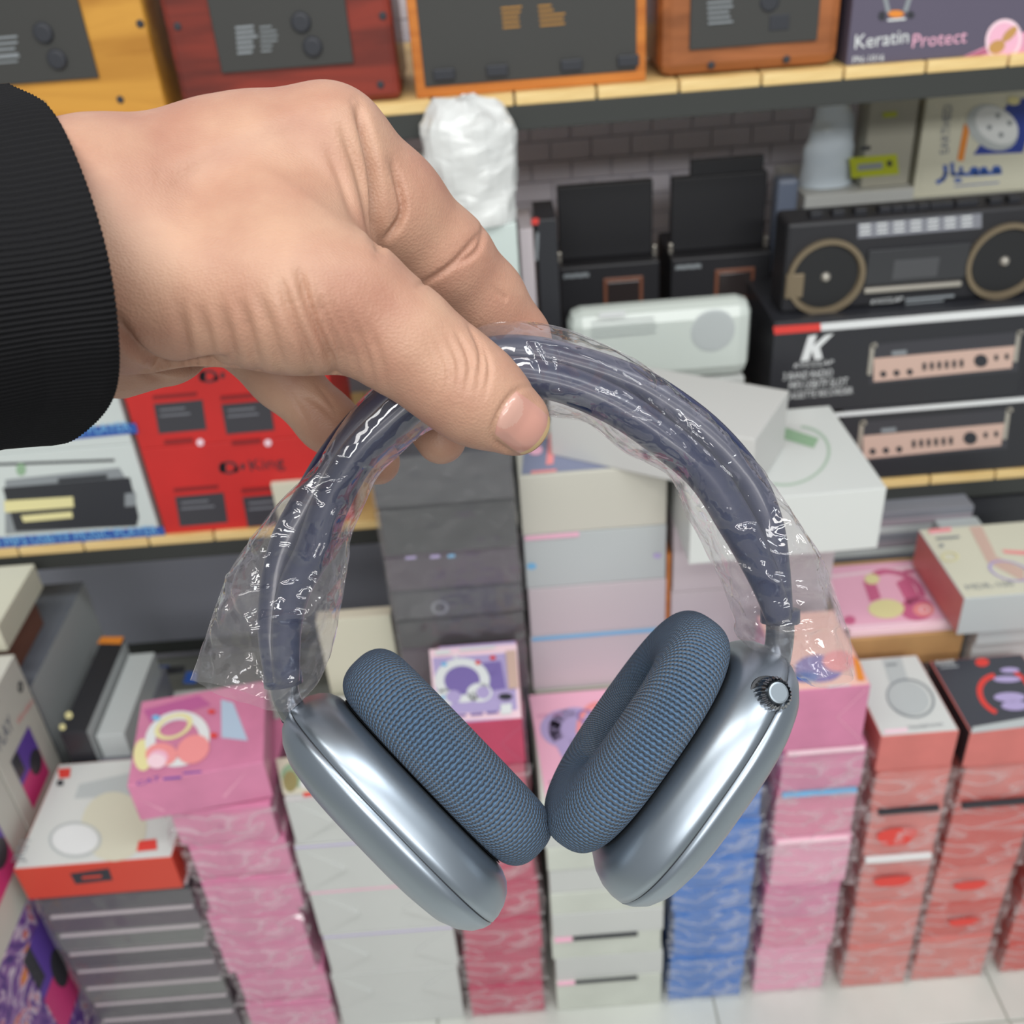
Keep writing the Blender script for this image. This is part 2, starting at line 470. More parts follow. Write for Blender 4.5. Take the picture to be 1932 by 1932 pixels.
# ------------------------------------------------------------------ radios on the top shelf, seen from behind
def lines(x, y, w, n, dy, h, sk=0.0, rag=0.3):
    r = random.Random(int(x * 7 + y)); out = []
    for i in range(n):
        ww = w * (1 - rag * r.random()); out.append(rect(x + sk * i, y + dy * i, x + sk * i + ww, y + dy * i + h))
    return out
def screw(o, x, y, pl, r=0.0045):
    p = onp(x, y, pl.p0, pl.n); cyl('screw', o, p - pl.n * 0.0005, pl.n, r, r * 0.8, 0.002, INKK, 12)

RY = SY + 0.012
# honey radio
r1 = carton('wooden_radio', -0.66, -0.353, RY, RY + 0.16, Z1, Z1 + 0.23, YWOOD, 'honey-yellow wooden radio turned backwards at the left end of the top shelf', 'radio', 'retro radios on the top shelf', bev=0.006)
pl = FY(RY - 0.003)
pb = PY(188, 146, RY)
carton('back_panel', -0.62, pb.x, RY - 0.0035, RY, pb.z, Z1 + 0.205, PANEL, parent=r1)
printed('printed_lines', r1, FY(RY - 0.0036), [(INKG, lines(-6, 70, 40, 4, 11, 4, 1) + lines(-4, 108, 45, 2, 9, 3))])
for x, y in ((82, 62), (108, 112)):
    p = PY(x, y, RY - 0.0035); cyl('socket', r1, p - Vector((0, 0.001, 0)), (0, -1, 0), 0.011, 0.009, 0.003, INKK, 20)
for x, y in ((80, 197), (227, 188), (264, 45)): screw(r1, x, y, FY(RY))
# mahogany radio
r2 = carton('wooden_radio', -0.335, -0.088, RY, RY + 0.16, Z1, Z1 + 0.23, RWOOD, 'dark red mahogany radio turned backwards, behind the hand', 'radio', 'retro radios on the top shelf', bev=0.008)
pa = PY(420, 138, RY); pb = PY(668, 118, RY)
carton('back_panel', pa.x, pb.x, RY - 0.0035, RY, (pa.z + pb.z) / 2, Z1 + 0.2, PANEL, parent=r2)
printed('printed_lines', r2, FY(RY - 0.0036), [(INKG, lines(444, 50, 40, 6, 9.5, 5, 0.8) + lines(490, 50, 34, 6, 9, 3, 0.6, .6))])
for x, y in ((568, 42), (590, 88)):
    p = PY(x, y, RY - 0.0035); cyl('socket', r2, p - Vector((0, 0.001, 0)), (0, -1, 0), 0.011, 0.009, 0.003, INKK, 20)
for x, y in ((722, 30), (718, 160), (335, 50)): screw(r2, x, y, FY(RY))
# orange framed radio
r3 = carton('wooden_radio', -0.071, 0.190, RY, RY + 0.14, Z1, Z1 + 0.215, OWOOD, 'black-backed radio with a thin orange wood frame on the top shelf', 'radio', 'retro radios on the top shelf', bev=0.002)
carton('back_panel', -0.060, 0.179, RY - 0.002, RY + 0.001, Z1 + 0.012, Z1 + 0.2, PANEL, parent=r3)
printed('printed_lines', r3, FY(RY - 0.0023), [(mat('dull_gold_ink', (168, 122, 56), .5), lines(945, 14, 40, 5, 9, 4, 1) + lines(1015, 10, 50, 5, 9, 4, 1, .5))])
for x in (838, 938, 1078, 1185):
    p = PY(x, 140 - (x - 838) * 0.075, RY - 0.002); carton('rubber_foot', p.x - 0.012, p.x + 0.012, RY - 0.006, RY - 0.0018, p.z - 0.006, p.z + 0.006, INKK, parent=r3)
# walnut radio
r4 = carton('wooden_radio', 0.205, 0.409, RY, RY + 0.14, Z1, Z1 + 0.22, BWOOD, 'walnut-brown radio with rounded corners on the top shelf', 'radio', 'retro radios on the top shelf', bev=0.014)
pa = PY(1300, 92, RY); pb = PY(1540, 78, RY)
carton('back_panel', pa.x, pb.x, RY - 0.003, RY, (pa.z + pb.z) / 2, Z1 + 0.2, PANEL, parent=r4)
printed('printed_lines', r4, FY(RY - 0.0032), [(INKG, lines(1334, 4, 55, 5, 9.5, 4, 0.4))])
p = PY(1470, 42, RY - 0.003); carton('socket', p.x - 0.011, p.x + 0.011, RY - 0.004, RY - 0.0028, p.z - 0.008, p.z + 0.008, INKK, parent=r4)
p = PY(1452, 3, RY - 0.003); cyl('socket', r4, p, (0, -1, 0), 0.011, 0.009, 0.002, INKK, 20)
for x, y in ((1342, 123), (1484, 112)): screw(r4, x, y, FY(RY))
# keratin box
kb = carton('hair_tool_box', 0.416, 0.70, RY - 0.005, RY + 0.14, Z1, Z1 + 0.2, PURP, 'plum-coloured Keratin Protect box at the right end of the top shelf', 'box')
pl = FY(RY - 0.005)
printed('printed_band', kb, pl, [(ROSE, [[(1762, 131), (1850, 92), (1932, 60), (1960, 60), (1960, 118)]]), (mat('rose_dark_ink', (176, 98, 128), .5), stroke([(1770, 130), (1862, 95)], 9)),
    (INKPW, ringp(1893, 75, 34, 40, 6, rot=0.3)), (INKP, [ell(1893, 75, 28, 33, rot=0.3)]), (mat('gold_ink', (196, 150, 88), .4), [ell(1880, 88, 16, 12, rot=-.5), ell(1904, 64, 19, 8, rot=-.8)])])
printed('printed_picture', kb, pl, [(INKG, stroke([(1668, -10), (1676, 22)], 8) + stroke([(1718, -10), (1708, 20)], 8)), (INKK, [ell(1664, 30, 7, 9), ell(1718, 28, 7, 7)]), (INKO, [ell(1690, 26, 15, 7)]), (INKW, [rect(1674, 36, 1708, 40)])])
text('lettering', kb, pl, 'Keratin', (1612, 92), (1713, 80), INKW, aspect=1.0)
text('lettering', kb, pl, 'Protect', (1720, 90), (1822, 80), INKP, aspect=1.0)
text('lettering', kb, pl, 'PN-1016', (1608, 119), (1667, 114), INKW)

# ------------------------------------------------------------------ second shelf, right: stacked device boxes, boombox
KB = {}
def kbox(x0, x1, z0, z1, label, dy, big):
    o = carton('radio_box', x0, x1, SY + 0.006, SY + 0.19, z0, z1, BLACK, label, 'box', 'black cassette recorder boxes')
    return o
k1 = kbox(0.462, 0.80, Z2, Z2 + 0.117, 'black recorder box with a tan radio picture, lower of two', 0, 0)
k2 = kbox(0.358, 0.70, Z2 + 0.1175, Z2 + 0.253, 'black recorder box with a big silver K, upper of two', 0, 1)
pl = FY(SY + 0.006)
def tanradio(o, ox, oy, s=1.0):
    f = lambda pts: [(ox + (x - 1640) * s, oy + (y - 720) * s) for x, y in pts]
    sh = [(DARK, [f([(1640, 650), (1925, 625), (1920, 700), (1640, 725)])]), (TANP, [f([(1648, 676), (1915, 652), (1908, 694), (1648, 720)])]),
          (ALU, [f(q) for q in stroke([(1640, 705), (1646, 652), (1652, 650)], 8) + stroke([(1915, 680), (1922, 628), (1928, 626)], 8)]), (INKG, [f(rect(1682, 662, 1710, 670))]),
          (INKK, [f(ell(1666 + 25 * i, 705 - 2 * i, 6, 6, 12)) for i in range(3)] + [f(rect(1740 + 14 * i, 684 - 1.2 * i, 1747 + 14 * i, 698 - 1.2 * i)) for i in range(6)] + [f(ell(1850, 680, 13, 12, 18)), f(ell(1879, 674, 4, 6, 10)), f(ell(1899, 672, 4, 6, 10))])]
    printed('printed_radio', o, pl, sh)
tanradio(k2, 1640, 720)
tanradio(k1, 1620, 866)
printed('printed_strip', k2, pl, [(INKR, [[(1459, 616), (1548, 610), (1549, 624), (1461, 631)]]), (INKW, [[(1548, 610), (1940, 577), (1940, 592), (1549, 624)]])])
printed('printed_strip', k1, pl, [(INKW, [[(1560, 780), (1940, 748), (1940, 757), (1560, 788)]])])
printed('logo', k2, pl, [(INKW, [[(1525, 634), (1541, 631), (1526, 680), (1510, 682)], [(1557, 632), (1573, 629), (1546, 655), (1552, 676), (1537, 679), (1530, 656)]])])
text('lettering', k2, pl, 'KVCCLAP', (1497, 694), (1572, 687), INKW, shear=0.2, aspect=.8)
text('lettering', k2, pl, '3 BAND RADIO', (1477, 717), (1570, 709), INKW, aspect=1.6)
text('lettering', k2, pl, 'MP3 USB/TF SLOT', (1488, 735), (1598, 726), INKW, aspect=1.6)
text('lettering', k2, pl, 'CASSETTE RECORDER', (1482, 753), (1608, 742), INKW, aspect=1.5)

bz = Z2 + 0.2535
BYF = SY + 0.03
bb = empty('boombox', (0.55, BYF, bz))
tag(bb, 'black twin-speaker boombox standing on the silver K box', 'boombox')
carton('body', 0.372, 0.705, BYF, BYF + 0.06, bz, bz + 0.120, BLACK2, parent=bb, bev=0.005)
pl = FY(BYF - 0.0002)
for x, y in ((1557, 522), (1894, 492)):
    c = PY(x, y, BYF)
    V, Fc = [], []
    for i in range(40):
        a = 2 * pi * i / 40
        for r, yy in ((0.050, 0), (0.050, -0.006), (0.044, -0.006), (0.042, -0.001)): V.append(c + Vector((r * cos(a), yy, r * sin(a))))
        for k in range(3): n_ = (i + 1) % 40; Fc.append([i * 4 + k, n_ * 4 + k, n_ * 4 + k + 1, i * 4 + k + 1])
    meshobj('speaker_ring', V, Fc, BRASS, bb)
    cone_ = cyl('speaker_cone', bb, c, (0, -1, 0), 0.043, 0.041, 0.002, mat('speaker_mesh', (30, 31, 33), .6), 32)
    cyl('dust_cap', cone_, c + Vector((0, -0.001, 0)), (0, -1, 0), 0.007, 0.004, 0.005, ALU, 16)
a = PY(1628, 552, BYF); b = PY(1812, 528, BYF)
carton('chrome_bar', a.x, b.x, BYF - 0.006, BYF + 0.001, (a.z + b.z) / 2 - 0.0035, (a.z + b.z) / 2 + 0.0035, ALU, parent=bb)
a = PY(1638, 470, BYF); b = PY(1818, 528, BYF)
cdoor = carton('cassette_door', a.x, b.x, BYF - 0.004, BYF + 0.001, b.z + 0.004, a.z - 0.001, mat('smoked_plastic', (56, 57, 60), .25), parent=bb)
a = PY(1685, 490, BYF); b = PY(1765, 520, BYF)
carton('cassette_window', a.x, b.x, BYF - 0.0048, BYF - 0.003, b.z, a.z, mat('window_grey', (78, 79, 82), .2), parent=cdoor)
printed('tuning_scale', bb, FY(BYF - 0.0001), [(GREY, [rect(1618, 422, 1852, 450)])] + [(INKW, [rect(1622 + 32 * (i % 7), 424 + 8 * (i // 7) - 2.6 * (i % 7), 1622 + 32 * (i % 7) + 20, 427 + 8 * (i // 7) - 2.6 * (i % 7)) for i in range(21)])])
text('lettering', bb, FY(BYF - 0.0004), 'KVCCLAP', (1642, 574), (1702, 568), INKW, shear=.25)
printed('printed_lines', bb, FY(BYF - 0.0004), [(INKG, [rect(1708, 563, 1800, 568), rect(1708, 571, 1780, 574)])])
for i, x in enumerate((1538, 1580, 1622, 1668, 1692, 1716, 1740, 1764, 1785, 1822, 1876, 1912)):
    p = PY(x, 412 - (x - 1478) * 0.085, BYF + 0.02); w = 0.014 if i in (9,) else 0.0075
    carton('key_button', p.x - w, p.x + w, BYF + 0.014, BYF + 0.03, bz + 0.119, bz + 0.127, BLACK, parent=bb)
a = PY(1482, 545, BYF); carton('clasp', a.x - 0.001, a.x + 0.022, BYF - 0.005, BYF + 0.001, a.z - 0.012, a.z + 0.02, BRASS, parent=bb)

# white rounded loudspeaker
sp = empty('white_speaker', (0.21, SY + 0.05, Z2))
tag(sp, 'glossy white rounded tabletop speaker box behind the headband', 'speaker')
ped = carton('carton', 0.10, 0.325, SY + 0.012, SY + 0.14, Z2, Z2 + 0.175, WHITE, 'plain white carton standing under the rounded white speaker', 'box')
sp.location.z = Z2 + 0.1755; WM[sp] = Matrix.Translation(Vector((0.21, SY + 0.05, Z2 + 0.1755)))
carton('body', 0.092, 0.332, SY + 0.012, SY + 0.062, Z2 + 0.1755, Z2 + 0.281, mat('white_plastic', (206, 214, 208), .25), parent=sp, bev=0.018)
pl = FY(SY + 0.0115)
printed('printed_lines', sp, pl, [(INKG, lines(1115, 608, 130, 4, 9, 2, 0, .1))])
p = PY(1345, 625, SY + 0.012); cyl('speaker_grille', sp, p + Vector((0, 0.0008, 0)), (0, -1, 0), 0.030, 0.028, 0.0015, GREYW, 28)
printed('white_strip', sp, pl, [(INKW, [rect(1130, 590, 1180, 600)])])  # plain white strip on the speaker front

# tall white box, bagged item, thin box, black accessory
tw = carton('tall_box', -0.056, 0.031, 1.168, 1.30, Z2, Z2 + 0.427, mat('mint_white_card', (200, 212, 208), .35), 'tall pale mint-white box behind the index finger', 'box')
V, Fc = [], []
NB, MB_ = 26, 20
for j in range(MB_ + 1):
    t = j / MB_
    for i in range(NB):
        a = 2 * pi * i / NB
        r = 0.053 * (0.9 + 0.2 * min(t, .5)) * (1 if t < .72 else max(0.03, math.sqrt(max(0, 1 - ((t - .72) / .29) ** 2))))
        q = Vector((r * cos(a), r * sin(a) * 0.8, t * 0.132))
        q *= 1 + 0.10 * noise.noise(q * 45 + Vector((4, 1, 2))) + 0.05 * abs(noise.noise(q * 110))
        V.append(q + Vector((-0.016, 1.196, Z2 + 0.4275)))
for j in range(MB_):
    for i in range(NB):
        a, b = j * NB + i, j * NB + (i + 1) % NB; Fc.append([a, b, b + NB, a + NB])
Fc.append([MB_ * NB + i for i in range(NB)])
o = meshobj('bagged_item', [v - Vector((-0.016, 1.196, Z2 + 0.4275)) for v in V], Fc, mat('white_thin_plastic', (222, 224, 222), .3, var=.05), world_space=False, loc=(-0.016, 1.196, Z2 + 0.4275))
tag(tri(o), 'round item in a crumpled white plastic bag on the tall mint-white box', 'bag')
tw2 = carton('tall_box', -0.135, -0.058, SY + 0.04, SY + 0.12, Z2, Z2 + 0.40, WHITE, 'white box mostly hidden behind the index finger knuckle', 'box')
V2 = [Vector((v.x * .62, v.y * .62, v.z * .62)) for v in [q - Vector((-0.016, 1.196, Z2 + 0.4275)) for q in V]]
o = meshobj('bagged_item', V2, Fc, MATS['white_thin_plastic'], world_space=False, loc=(-0.096, SY + 0.08, Z2 + 0.4005))
tag(tri(o), 'smaller round item in a white plastic bag beside the knuckle', 'bag')
carton('thin_box', 0.036, 0.053, SY + 0.03, SY + 0.11, Z2, Z2 + 0.393, PINKW, 'thin rosy-white box standing against the tall mint-white box', 'box')
pk = carton('thin_box', 0.058, 0.084, SY + 0.04, SY + 0.12, Z2, Z2 + 0.40, BLACK, 'narrow black upright box beside the thin rosy-white box', 'box')
printed('printed_band', pk, FY(SY + 0.04), [(INKG, stroke([(1014, 440), (1012, 490)], 5)), (INKR, [rect(1003, 412, 1016, 424)])])

# two black cassette decks with their lids up
def deck(x0, x1, label, flap):
    yb = 1.38
    o = empty('cassette_deck', ((x0 + x1) / 2, yb, Z2))
    tag(o, label, 'tape deck', 'black tape decks with raised lids')
    carton('body', x0, x1, yb, yb + 0.12, Z2, Z2 + 0.292, BLACK2, parent=o, bev=0.003)
    lid_ = carton('lid', x0 + 0.004, x1 - 0.006, yb + 0.03, yb + 0.045, Z2 + 0.292, Z2 + 0.395, BLACK2, parent=o, bev=0.002)
    if flap: carton('lid_flap', x0 + 0.03, x1 - 0.012, yb + 0.032, yb + 0.043, Z2 + 0.395, Z2 + 0.416, BLACK2, parent=lid_, bev=0.001)
    for sx in (x0 + 0.001, x1 - 0.006):
        carton('hinge', sx, sx + 0.005, yb + 0.025, yb + 0.035, Z2 + 0.285, Z2 + 0.305, ALU, parent=o)
    wf_ = carton('window_frame', x0 + 0.062, x0 + 0.118, yb - 0.003, yb + 0.001, Z2 + 0.226, Z2 + 0.272, mat('copper_frame', (122, 78, 60), .4), parent=o)
    carton('window', x0 + 0.067, x0 + 0.113, yb - 0.0042, yb - 0.002, Z2 + 0.231, Z2 + 0.267, mat('window_dark', (52, 46, 46), .2), parent=wf_)
    V = [Vector((x0 + 0.006 + k * 0.006, yb - 0.0006, Z2 + 0.276 + (k % 2) * 0.001 + dz)) for k in range(7) for dz in (0, 0.006)]
    meshobj('printed_name', V, [[2 * k, 2 * k + 2, 2 * k + 3, 2 * k + 1] for k in range(6)], INKG, o)
deck(0.092, 0.234, 'black tape deck with a plain raised lid, left of two', False)
deck(0.250, 0.392, 'black tape deck with a taller flap on its raised lid, right of two', True)
gb = carton('small_canister', 0.398, 0.428, 1.40, 1.43, Z2, Z2 + 0.385, mat('slate_blue', (112, 122, 142), .4), 'slate-blue narrow box between the tape deck and the boombox', 'box', bev=0.006)

# upper right: white glossy bag, lime-bottomed box, cream socket box
GY = 1.47
carton('carton', 0.445, 0.599, GY - 0.045, GY + 0.12, Z2, Z2 + 0.3515, WHITE, 'white carton behind the boombox carrying the lime-banded box', 'box')
carton('carton', 0.602, 0.80, GY - 0.045, GY + 0.12, Z2, Z2 + 0.3315, WHITE, 'white carton behind the boombox carrying the cream socket box', 'box')
V, Fc = [], []
for j in range(15):
    for i in range(20):
        a = 2 * pi * i / 20; t = j / 14
        r = 0.036 * (1.05 - 0.5 * t ** 2)
        q = Vector((r * cos(a), r * sin(a) * .6, t * 0.125)); q *= 1 + 0.12 * noise.noise(q * 50)
        V.append(q + Vector((0.487, GY, Z2 + 0.3525)))
for j in range(14):
    for i in range(20): a, b = j * 20 + i, j * 20 + (i + 1) % 20; Fc.append([a, b, b + 20, a + 20])
Fc.append([280 + i for i in range(20)])
o = meshobj('plastic_bag', [v - Vector((0.487, GY, Z2 + 0.3525)) for v in V], Fc, mat('bluish_white_plastic', (212, 224, 234), .2), world_space=False, loc=(0.487, GY, Z2 + 0.3525), smooth=True)
tag(o, 'shiny bluish-white plastic bag left of the lime-banded box', 'bag')
lb = carton('adapter_box', 0.528, 0.594, GY - 0.03, GY + 0.02, Z2 + 0.3525, Z2 + 0.47, mat('olive_grey_card', (166, 164, 150), .5), 'grey-olive small box with a lime lower band', 'box')
printed('printed_band', lb, FY(GY - 0.03), [(LIME, [rect(1602, 298, 1692, 336, 4)]), (INKG, [rect(1618, 310, 1665, 322)]), (INKK, [rect(1624, 276, 1642, 284), ell(1678, 308, 5, 6)]), (LIME, [rect(1665, 212, 1692, 222)])])
sk = carton('socket_box', 0.604, 0.80, GY - 0.03, GY + 0.05, Z2 + 0.332, Z2 + 0.49, CREAM, 'cream extension-socket box with blue Persian lettering at top right', 'box')
pl = FY(GY - 0.03)
printed('printed_socket', sk, pl, [(DEEPB, [[(1836, 292), (1930, 288), (1960, 180), (1905, 190)]]), (INKO, stroke([(1824, 238), (1812, 300)], 12)), (GREYW, [ell(1872, 240, 52, 40, 20, .6)]), (INKW, [ell(1880, 236, 44, 32, 20, .6)]), (INKG, [ell(x, y, 5, 5, 10) for x, y in ((1866, 240), (1888, 254), (1882, 218), (1904, 232))]), (INKY, [ell(1912, 190, 12, 8)])])
text('lettering', sk, pl, 'EARTHED', (1789, 288), (1796, 196), mat('grey_blue_ink', (110, 116, 134), .5), aspect=1.1)
printed('printed_name', sk, pl, [(CREAM, [[(1738, 312), (1925, 297), (1920, 350), (1738, 366)]]),
    (INKB, stroke([(1888, 325), (1842, 328), (1797, 329)], 7) + [ell(1880, 319, 9, 7), ell(1856, 321, 8, 7), ell(1838, 321, 9, 7), ell(1807, 340, 8, 4)] + stroke([(1813, 316), (1813, 328)], 7) + stroke([(1796, 308), (1797, 330)], 7) + stroke([(1783, 313), (1784, 328), (1779, 338), (1768, 344)], 8)), (INKB, [rect(1800, 350, 1885, 352)])])

# ------------------------------------------------------------------ second shelf, left: red boxes, white-blue music player boxes
def redbox(x0, x1, z0, z1, label, oy, ox=0):
    o = carton('red_box', x0, x1, SY + 0.008, SY + 0.16, z0, z1, REDC, label, 'box', 'red product boxes')
    pl = FY(SY + 0.008)
    sh = []
    for wx in (290, 418):
        x, y = wx + ox, 762 + oy
        sh.append((mat('dark_red_ink', (140, 34, 36), .5), [rect(x - 2, y - 16, x + 82, y - 8)]))
        sh.append((DARK, [[(x, y), (x + 92, y - 8), (x + 100, y + 48), (x + 10, y + 56)]]))
        sh.append((GREY, lines(x + 12, y + 10, 66, 2, 11, 3)))
        sh.append((INKPW, [ell(x + 88, y + 72, 7, 7, 14)]))
        sh.append((mat('dark_red_ink'), [rect(x + 20, y + 68, x + 74, y + 76)]))
    printed('printed_windows', o, pl, sh)
    return o
ra = redbox(-0.496, -0.225, Z2 + 0.1405, Z2 + 0.285, 'red box with two dark windows, upper of two', 0)
rb = redbox(-0.496, -0.225, Z2, Z2 + 0.14, 'red box printed King, lower of two', 175, 40)
pl = FY(SY + 0.008)
for o, dy, dx in ((rb, 0, 0), (ra, -172, -38)):
    printed('logo', o, pl, [(INKK, ringp(432 + dx, 882 + dy, 17, 12, 6) + [ell(420 + dx, 882 + dy, 7, 10), ell(446 + dx, 886 + dy, 5, 5), ell(458 + dx, 880 + dy, 4, 6)])])
text('lettering', rb, pl, 'King', (474, 888), (538, 880), INKK, aspect=.9)
carton('card_tag', -0.33, -0.265, SY - 0.002, SY + 0.0062, Z2, Z2 + 0.075, CREAM, 'small blank cream card leaning on the red King box', 'card', bev=0.0008)
for i, (z0, z1, lab) in enumerate(((Z2 + 0.1505, Z2 + 0.30, 'white and blue music player box, upper of two by the sleeve'), (Z2, Z2 + 0.15, 'white and blue music player box with a pocket radio picture, lower of two'))):
    o = carton('music_player_box', -0.80, -0.503, SY + 0.006, SY + 0.14, z0, z1, mat('cool_white_card', (206, 214, 212), .4), lab, 'box', 'music player boxes')
    pl = FY(SY + 0.006); d = 0 if i else -195; e = 0 if i else -52
    printed('printed_band', o, pl, [(INKB, [[(-90, 1020 + d), (308 + e, 993 + d), (313 + e, 1012 + d), (-90, 1046 + d)]])])
    text('lettering', o, pl, 'BAND MP3 USB/TF MUSIC PLAYER', (-60 + e, 1036 + d), (300 + e, 1007 + d), INKS, aspect=1.2)
    if i:
        printed('printed_radio', o, pl, [(INKG, [[(10, 905), (225, 882), (255, 930), (258, 990), (10, 1008)]]), (INKK, [[(5, 920), (245, 900), (262, 975), (258, 992), (30, 1002)], stroke([(-10, 876), (215, 868)], 5)[0]]),
            (INKGR, [ell(40, 885, 9, 12)]), (INKK, lines(110, 902, 110, 1, 1, 8)), (INKY, [[(8, 944), (138, 936), (140, 956), (10, 966)], [(40, 972), (136, 964), (138, 976), (45, 984)]]), (INKG, [rect(236, 930, 256, 955)])])

# ------------------------------------------------------------------ floor stacks
ORD = ['top', 'second', 'third', 'fourth', 'fifth', 'sixth', 'seventh', 'eighth', 'ninth', 'tenth']
FY0 = 0.84
def stack(name, x0, x1, y0, y1, zs, m, desc, group, wrapped=False, jit=0.004, first=0, drift=0.0, tops=None, n_mats=None, amp=0.005):
    """boxes between the levels zs (top to bottom); label says which box from the top"""
    out = []
    r = random.Random(int((x0 + 3) * 1000))
    for i in range(len(zs) - 1):
        dx = (r.random() - .5) * 2 * jit + drift * i; dy = (r.random() - .5) * jit
        mm = n_mats[i % len(n_mats)] if n_mats else m
        z0 = zs[i + 1] + 0.0006
        ins = 0.004 if wrapped else 0.0
        o = carton(name, x0 + dx + ins, x1 + dx - ins, y0 + dy + ins, y1 + dy, z0, zs[i] - (0.0015 if wrapped else 0.0003), mm, f'{desc}, {ORD[i + first]} from the top', 'box', group, top=tops)
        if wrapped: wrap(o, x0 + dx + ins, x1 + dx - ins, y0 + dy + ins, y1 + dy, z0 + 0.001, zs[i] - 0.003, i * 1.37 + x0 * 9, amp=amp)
        out.append(o)
    return out

# S0: speaker boxes at the far left, seen on their right sides
SX = -0.664
ART = bpy.data.materials.new('purple_graffiti_print'); ART.use_nodes = True
nt = ART.node_tree; b_ = nt.nodes['Principled BSDF']; tc = nt.nodes.new('ShaderNodeTexCoord'); vo = nt.nodes.new('ShaderNodeTexNoise'); vo.inputs['Scale'].default_value = 26; vo.inputs['Distortion'].default_value = 2.0
rp = nt.nodes.new('ShaderNodeValToRGB')
for e_, (p_, c_) in zip([rp.color_ramp.elements[0], rp.color_ramp.elements[1]], ((0.3, (64, 44, 120)), (0.72, (236, 150, 70)))): e_.position = p_; e_.color = rgb(*c_)
for p_, c_ in ((0.42, (112, 74, 150)), (0.52, (150, 110, 170)), (0.58, (226, 214, 226)), (0.64, (190, 80, 130))):
    e_ = rp.color_ramp.elements.new(p_); e_.color = rgb(*c_)
nt.links.new(tc.outputs['Object'], vo.inputs['Vector']); nt.links.new(vo.outputs['Fac'], rp.inputs['Fac']); nt.links.new(rp.outputs['Color'], b_.inputs['Base Color']); b_.inputs['Roughness'].default_value = .3
IVORY = mat('ivory_card', (206, 205, 195), .4)
s0a = carton('speaker_box', SX - 0.12, SX, 0.64, 0.885, 0.0, 0.316, ART, 'purple graffiti-printed speaker box at the bottom left corner', 'box', 'portable speaker boxes')
s0b = carton('speaker_box', SX - 0.12, SX, 0.72, 0.918, 0.3165, 0.555, IVORY, 'ivory speaker box standing on the purple graffiti box', 'box', 'portable speaker boxes')
s0d = carton('carton', SX - 0.12, SX, 0.921, 1.046, 0.0, 0.316, IVORY, 'ivory carton under the speaker box beside the black long box', 'box')
s0c = carton('speaker_box', SX - 0.12, SX, 0.921, 1.046, 0.3165, 0.572, IVORY, 'ivory speaker box with vertical lettering at the left edge', 'box', 'portable speaker boxes')
def speakerpic(o, y0, y1, z0, z1):
    pl = Plane((SX, 0, 0), (1, 0, 0)); V, Fc, I = [], [], []
    def poly(pts, mi, lift):
        b = len(V); V.extend(Vector((SX + lift, y0 + (y1 - y0) * u, z0 + (z1 - z0) * v)) for u, v in pts); Fc.append(list(range(b, b + len(pts)))); I.append(mi)
    poly([(0, 0), (1, 0), (1, .5), (0, .5)], 1, .0005); poly([(0, .5), (1, .5), (1, 1), (0, 1)], 0, .0005)
    poly([(0, .62), (.30, .62), (.30, 1), (0, 1)], 2, .0009)
    poly([(.72 + .26 * cos(a), .45 + .2 * sin(a)) for a in [2 * pi * i / 20 for i in range(20)]], 2, .0009)
    meshobj('printed_speaker', V, Fc, [VIOLET, MAGENTA, DARK], o, I)
speakerpic(s0c, 0.946, 1.01, 0.388, 0.478); speakerpic(s0b, 0.80, 0.874, 0.372, 0.47); speakerpic(s0a, 0.800, 0.872, 0.10, 0.272)
pl = FX(SX)
text('lettering', s0c, pl, 'PLAY', (0, 1418), (25, 1372), mat('grey_blue_ink'), aspect=1.6)
text('lettering', s0c, pl, 'Wireless', (34, 1370), (62, 1325), INKSAL, aspect=1.0)
printed('logo', s0c, pl, [(INKK, ringp(38, 1296, 5, 11, 3))])

# S1: white headphone box with a red front on a stack of film-wrapped dark cartons
s1 = carton('headphone_box', -0.648, -0.452, FY0, FY0 + 0.172, 0.340, 0.400, WHITE2, 'white headphone box with an orange-red front at lower left', 'box', front=REDO, left=REDO, right=REDO)
pl = FZ(0.400)
printed('printed_headphones', s1, pl, [(GREYW, [[(150, 1480), (330, 1440), (330, 1480), (260, 1500), (140, 1507)]]), (CREAM, [ell(215, 1560, 62, 66, 24)]), (GREYW, ringp(142, 1585, 50, 34, 5)), (INKW, [ell(142, 1585, 44, 29)]), (INKR, [[(262, 1588), (295, 1584), (297, 1604), (258, 1608)], [(110, 1452), (134, 1450), (132, 1468), (112, 1470)]]), (INKK, [rect(108, 1474, 120, 1484)])])
text('lettering', s1, pl, 'JR01', (42, 1628), (58, 1585), INKG)
printed('printed_band', s1, FY(FY0), [(INKK, [[(132, 1648), (205, 1638), (213, 1660), (143, 1668)]]), (REDO, [rect(155, 1653, 192, 1658)])])
zs = [0.340, 0.302, 0.262, 0.222, 0.183, 0.143, 0.104, 0.064, 0.0]
s1b = stack('wrapped_carton', -0.640, -0.447, FY0 + 0.004, FY0 + 0.17, zs, DARK, 'dark grey film-wrapped carton under the red-fronted headphone box', 'dark wrapped cartons', n_mats=[DARK, mat('plum_black_card', (72, 62, 74), .4), mat('grey_green_card', (96, 100, 98), .4)], jit=0.002, tops=PINKW)
for i, o in enumerate(s1b):
    if i: 
        z = zs[i] - 0.002; carton('edge_strip', -0.634, -0.45, FY0 + 0.001, FY0 + 0.006, z - 0.003, z, PINKW, parent=o, bev=0)
    wrap(o, -0.640, -0.447, FY0 + 0.002, FY0 + 0.168, zs[i + 1] + 0.001, zs[i] - 0.001, i + .3, amp=0.002, loose=0.003, m=WRAPD)

